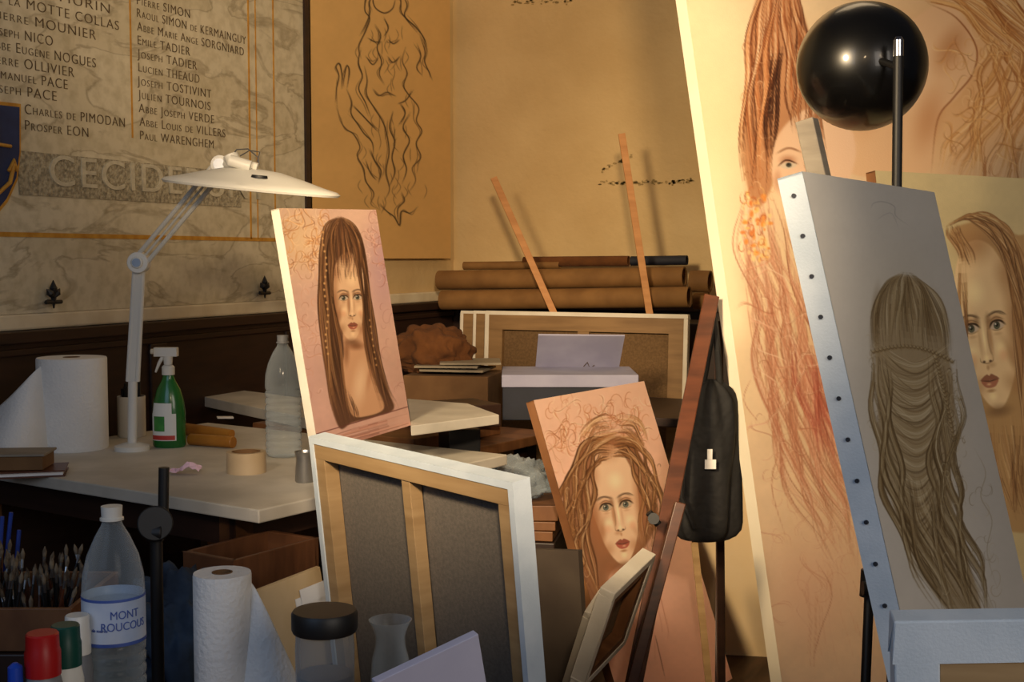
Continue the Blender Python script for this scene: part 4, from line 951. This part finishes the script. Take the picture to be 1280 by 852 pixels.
group('plastic_water_bottle',ps,c)
d2=1.84; c=ftp(279,d2); h=hz(715,d2)-ZF
top=[P(300,716,d2+.03),P(316,726,d2-.0),P(330,756,d2-.01),P(350,800,d2-.01),P(372,850,d2-.01)]
bot=[cz(P(x,850,dd),ZF+.003) for x,dd in ((300,d2-.03),(320,d2-.05),(345,d2-.06),(366,d2-.05),(392,d2-.02))]
roll('paper_towel_roll',c,.042,h,(top,bot),.015)
for px,py,r,mat,d_ in ((53,790,.021,'redpl',1.62),(82,780,.019,'teal',1.68),(97,768,.017,'white',1.78)):
    c=ftp(px,d_); H_=hz(py,d_)-ZF
    ps=[mk('body',g_lathe([(0,0),(r*1.15,0),(r*1.2,.004),(r*1.2,H_-.075),(r*1.05,H_-.06),(r*.9,H_-.05),(0,H_-.05)],c,30),M['grey'] if mat!='teal' else M['label'],True),
        mk('cap',g_lathe([(r*1.08,H_-.055),(r*1.08,H_-.025),(r,H_-.02),(r*.98,H_-.002),(r*.9,H_),(0,H_)],c,30),M[mat],True)]
    group('solvent_bottle',ps,c)
c=ftp(18,1.6); H_=hz(828,1.6)-ZF
group('marker_pen',[mk('barrel',g_lathe([(0,0),(.009,0),(.009,H_-.02),(0,H_-.02)],c,16),M['label'],True),mk('cap',g_lathe([(.0095,H_-.03),(.009,H_-.005),(.003,H_),(0,H_)],c,16),pm('cap_blue',(20,60,170),(30,80,190),rough=.4),True)],c)
d_=1.66; c=ftp(406,d_); H_=hz(762,d_)-ZF; r=.042
group('lidded_jar',[mk('jar_body',g_lathe([(0,0),(r*.88,0),(r*.9,.006),(r*.93,H_-.05),(r*.9,H_-.03),(r*.9,H_-.02)],c,40),M['jar'],True),
   mk('jar_content',g_lathe([(0,.004),(r*.85,.004),(r*.87,H_-.085),(0,H_-.085)],c,32),M['grey'],True),
   mk('lid',g_lathe([(r*1.0,H_-.028),(r*1.04,H_-.024),(r*1.04,H_-.004),(r*.98,H_),(r*.5,H_+.001),(0,H_)],c,40),M['black'],True)],c)
d_=1.75; c=ftp(488,d_); H_=hz(774,d_)-ZF
group('drinking_glass',[mk('bowl',g_lathe([(0,0),(.026,0),(.029,.01),(.029,H_*.4),(.026,H_*.66),(.021,H_*.78),(.0205,H_*.86),(.024,H_*.93),(.030,H_),(.0285,H_),(.0225,H_*.93),(.019,H_*.86),(.0195,H_*.78),(.0245,H_*.66),(.0275,H_*.4),(.027,.014),(0,.014)],c,40),M['glass'],True)],c)
cs=rect((470,853),1.42,(598,792),30,(500,1000)); f=Fr(cs)
mk('white_sketch_pad',f.box(0,f.w,0,f.h,-.012,0),M['lav'],bevel=.001)
d_=2.04; a=P(205,584,d_); b=P(204,652,d_)
c=P(195,660,d_)
ps=[mk('upper_rod',g_tube([a,b],.0085,14),M['black'],True),mk('column',g_tube([c,cz(P(196,852,d_),0)],.010,14),M['black'],True),
    mk('pivot_knob',[g_tube([P(194,654,d_-.03),P(194,654,d_+.03)],.028,28),g_tube([P(178,648,d_),P(212,652,d_)],.012,12),g_tube([P(184,665,d_-.02),P(204,665,d_-.02)],.015,12)],M['black'],True,bevel=.002)]
cf=cz(P(196,852,d_),.0)
ps.append(mk('base_plate',g_lathe([(0,.0),(.05,.0),(.05,.012),(.02,.02),(0,.02)],cf,28),M['black'],True))
group('black_light_stand',ps,cf)
# ================================================================== LIGHT
def light(kind,name,loc,target,power,color,size=.5,**k):
    l=bpy.data.lights.new(name,kind); l.energy=power; l.color=color
    if kind=='AREA': l.size=size
    if kind=='SPOT':
        l.spot_size=rad(k.get('ang',60)); l.spot_blend=k.get('blend',.6); l.shadow_soft_size=size
    o=bpy.data.objects.new(name,l); bpy.context.scene.collection.objects.link(o); o.location=loc
    o.rotation_euler=(Vector(target)-Vector(loc)).to_track_quat('-Z','Y').to_euler(); return o
light('SPOT','warm_sun_upper_walls',V(.1,-.7,2.2),V(-.35,4.9,2.35),560,(1,.71,.40),.15,ang=37,blend=.8)
light('SPOT','portraits_warm_fill',V(.15,-.7,2.1),V(-.08,3.3,.90),420,(1,.76,.50),.12,ang=22,blend=.6)  # second warm spot, added to keep portraits and desk bright
light('SPOT','mural_warm_fill',V(-.9,.7,2.0),V(.52,3.4,1.25),520,(1,.74,.42),.2,ang=50,blend=1)  # added warm spot that gives the mural's left side its glow
light('SPOT','lamp_beam',lc+ax*.06,P(930,330,3.3),4,(1,.72,.38),.10,ang=120,blend=1)
light('AREA','cool_window',V(-1.6,-.6,2.2),V(.1,2.5,.8),15,(.50,.69,1),1.6)
light('AREA','front_right_fill',V(1.9,-1.2,2.0),V(.4,2.6,.9),36,(1,.88,.76),1.6)  # added unseen fill from front right for the right-hand canvases
light('AREA','back_wall_fill',V(.9,4.3,3.8),V(.7,4.9,1.5),12,(1,.74,.44),1.2)  # added overhead fill, warms the top of the back wall
w=bpy.data.worlds.new('w'); bpy.context.scene.world=w; w.use_nodes=True
w.node_tree.nodes['Background'].inputs[0].default_value=(.66,.68,.85,1); w.node_tree.nodes['Background'].inputs[1].default_value=.04
# ================================================================== CAMERA
cd=bpy.data.cameras.new('camera'); cam=bpy.data.objects.new('camera',cd); bpy.context.scene.collection.objects.link(cam)
cd.sensor_width=36; cd.lens=F/1280*36; cam.location=(0,0,EYE); cam.rotation_euler=(rad(90)-PIT,0,TH)
cd.clip_start=.05
bpy.context.scene.camera=cam
bpy.context.scene.view_settings.view_transform='Standard'
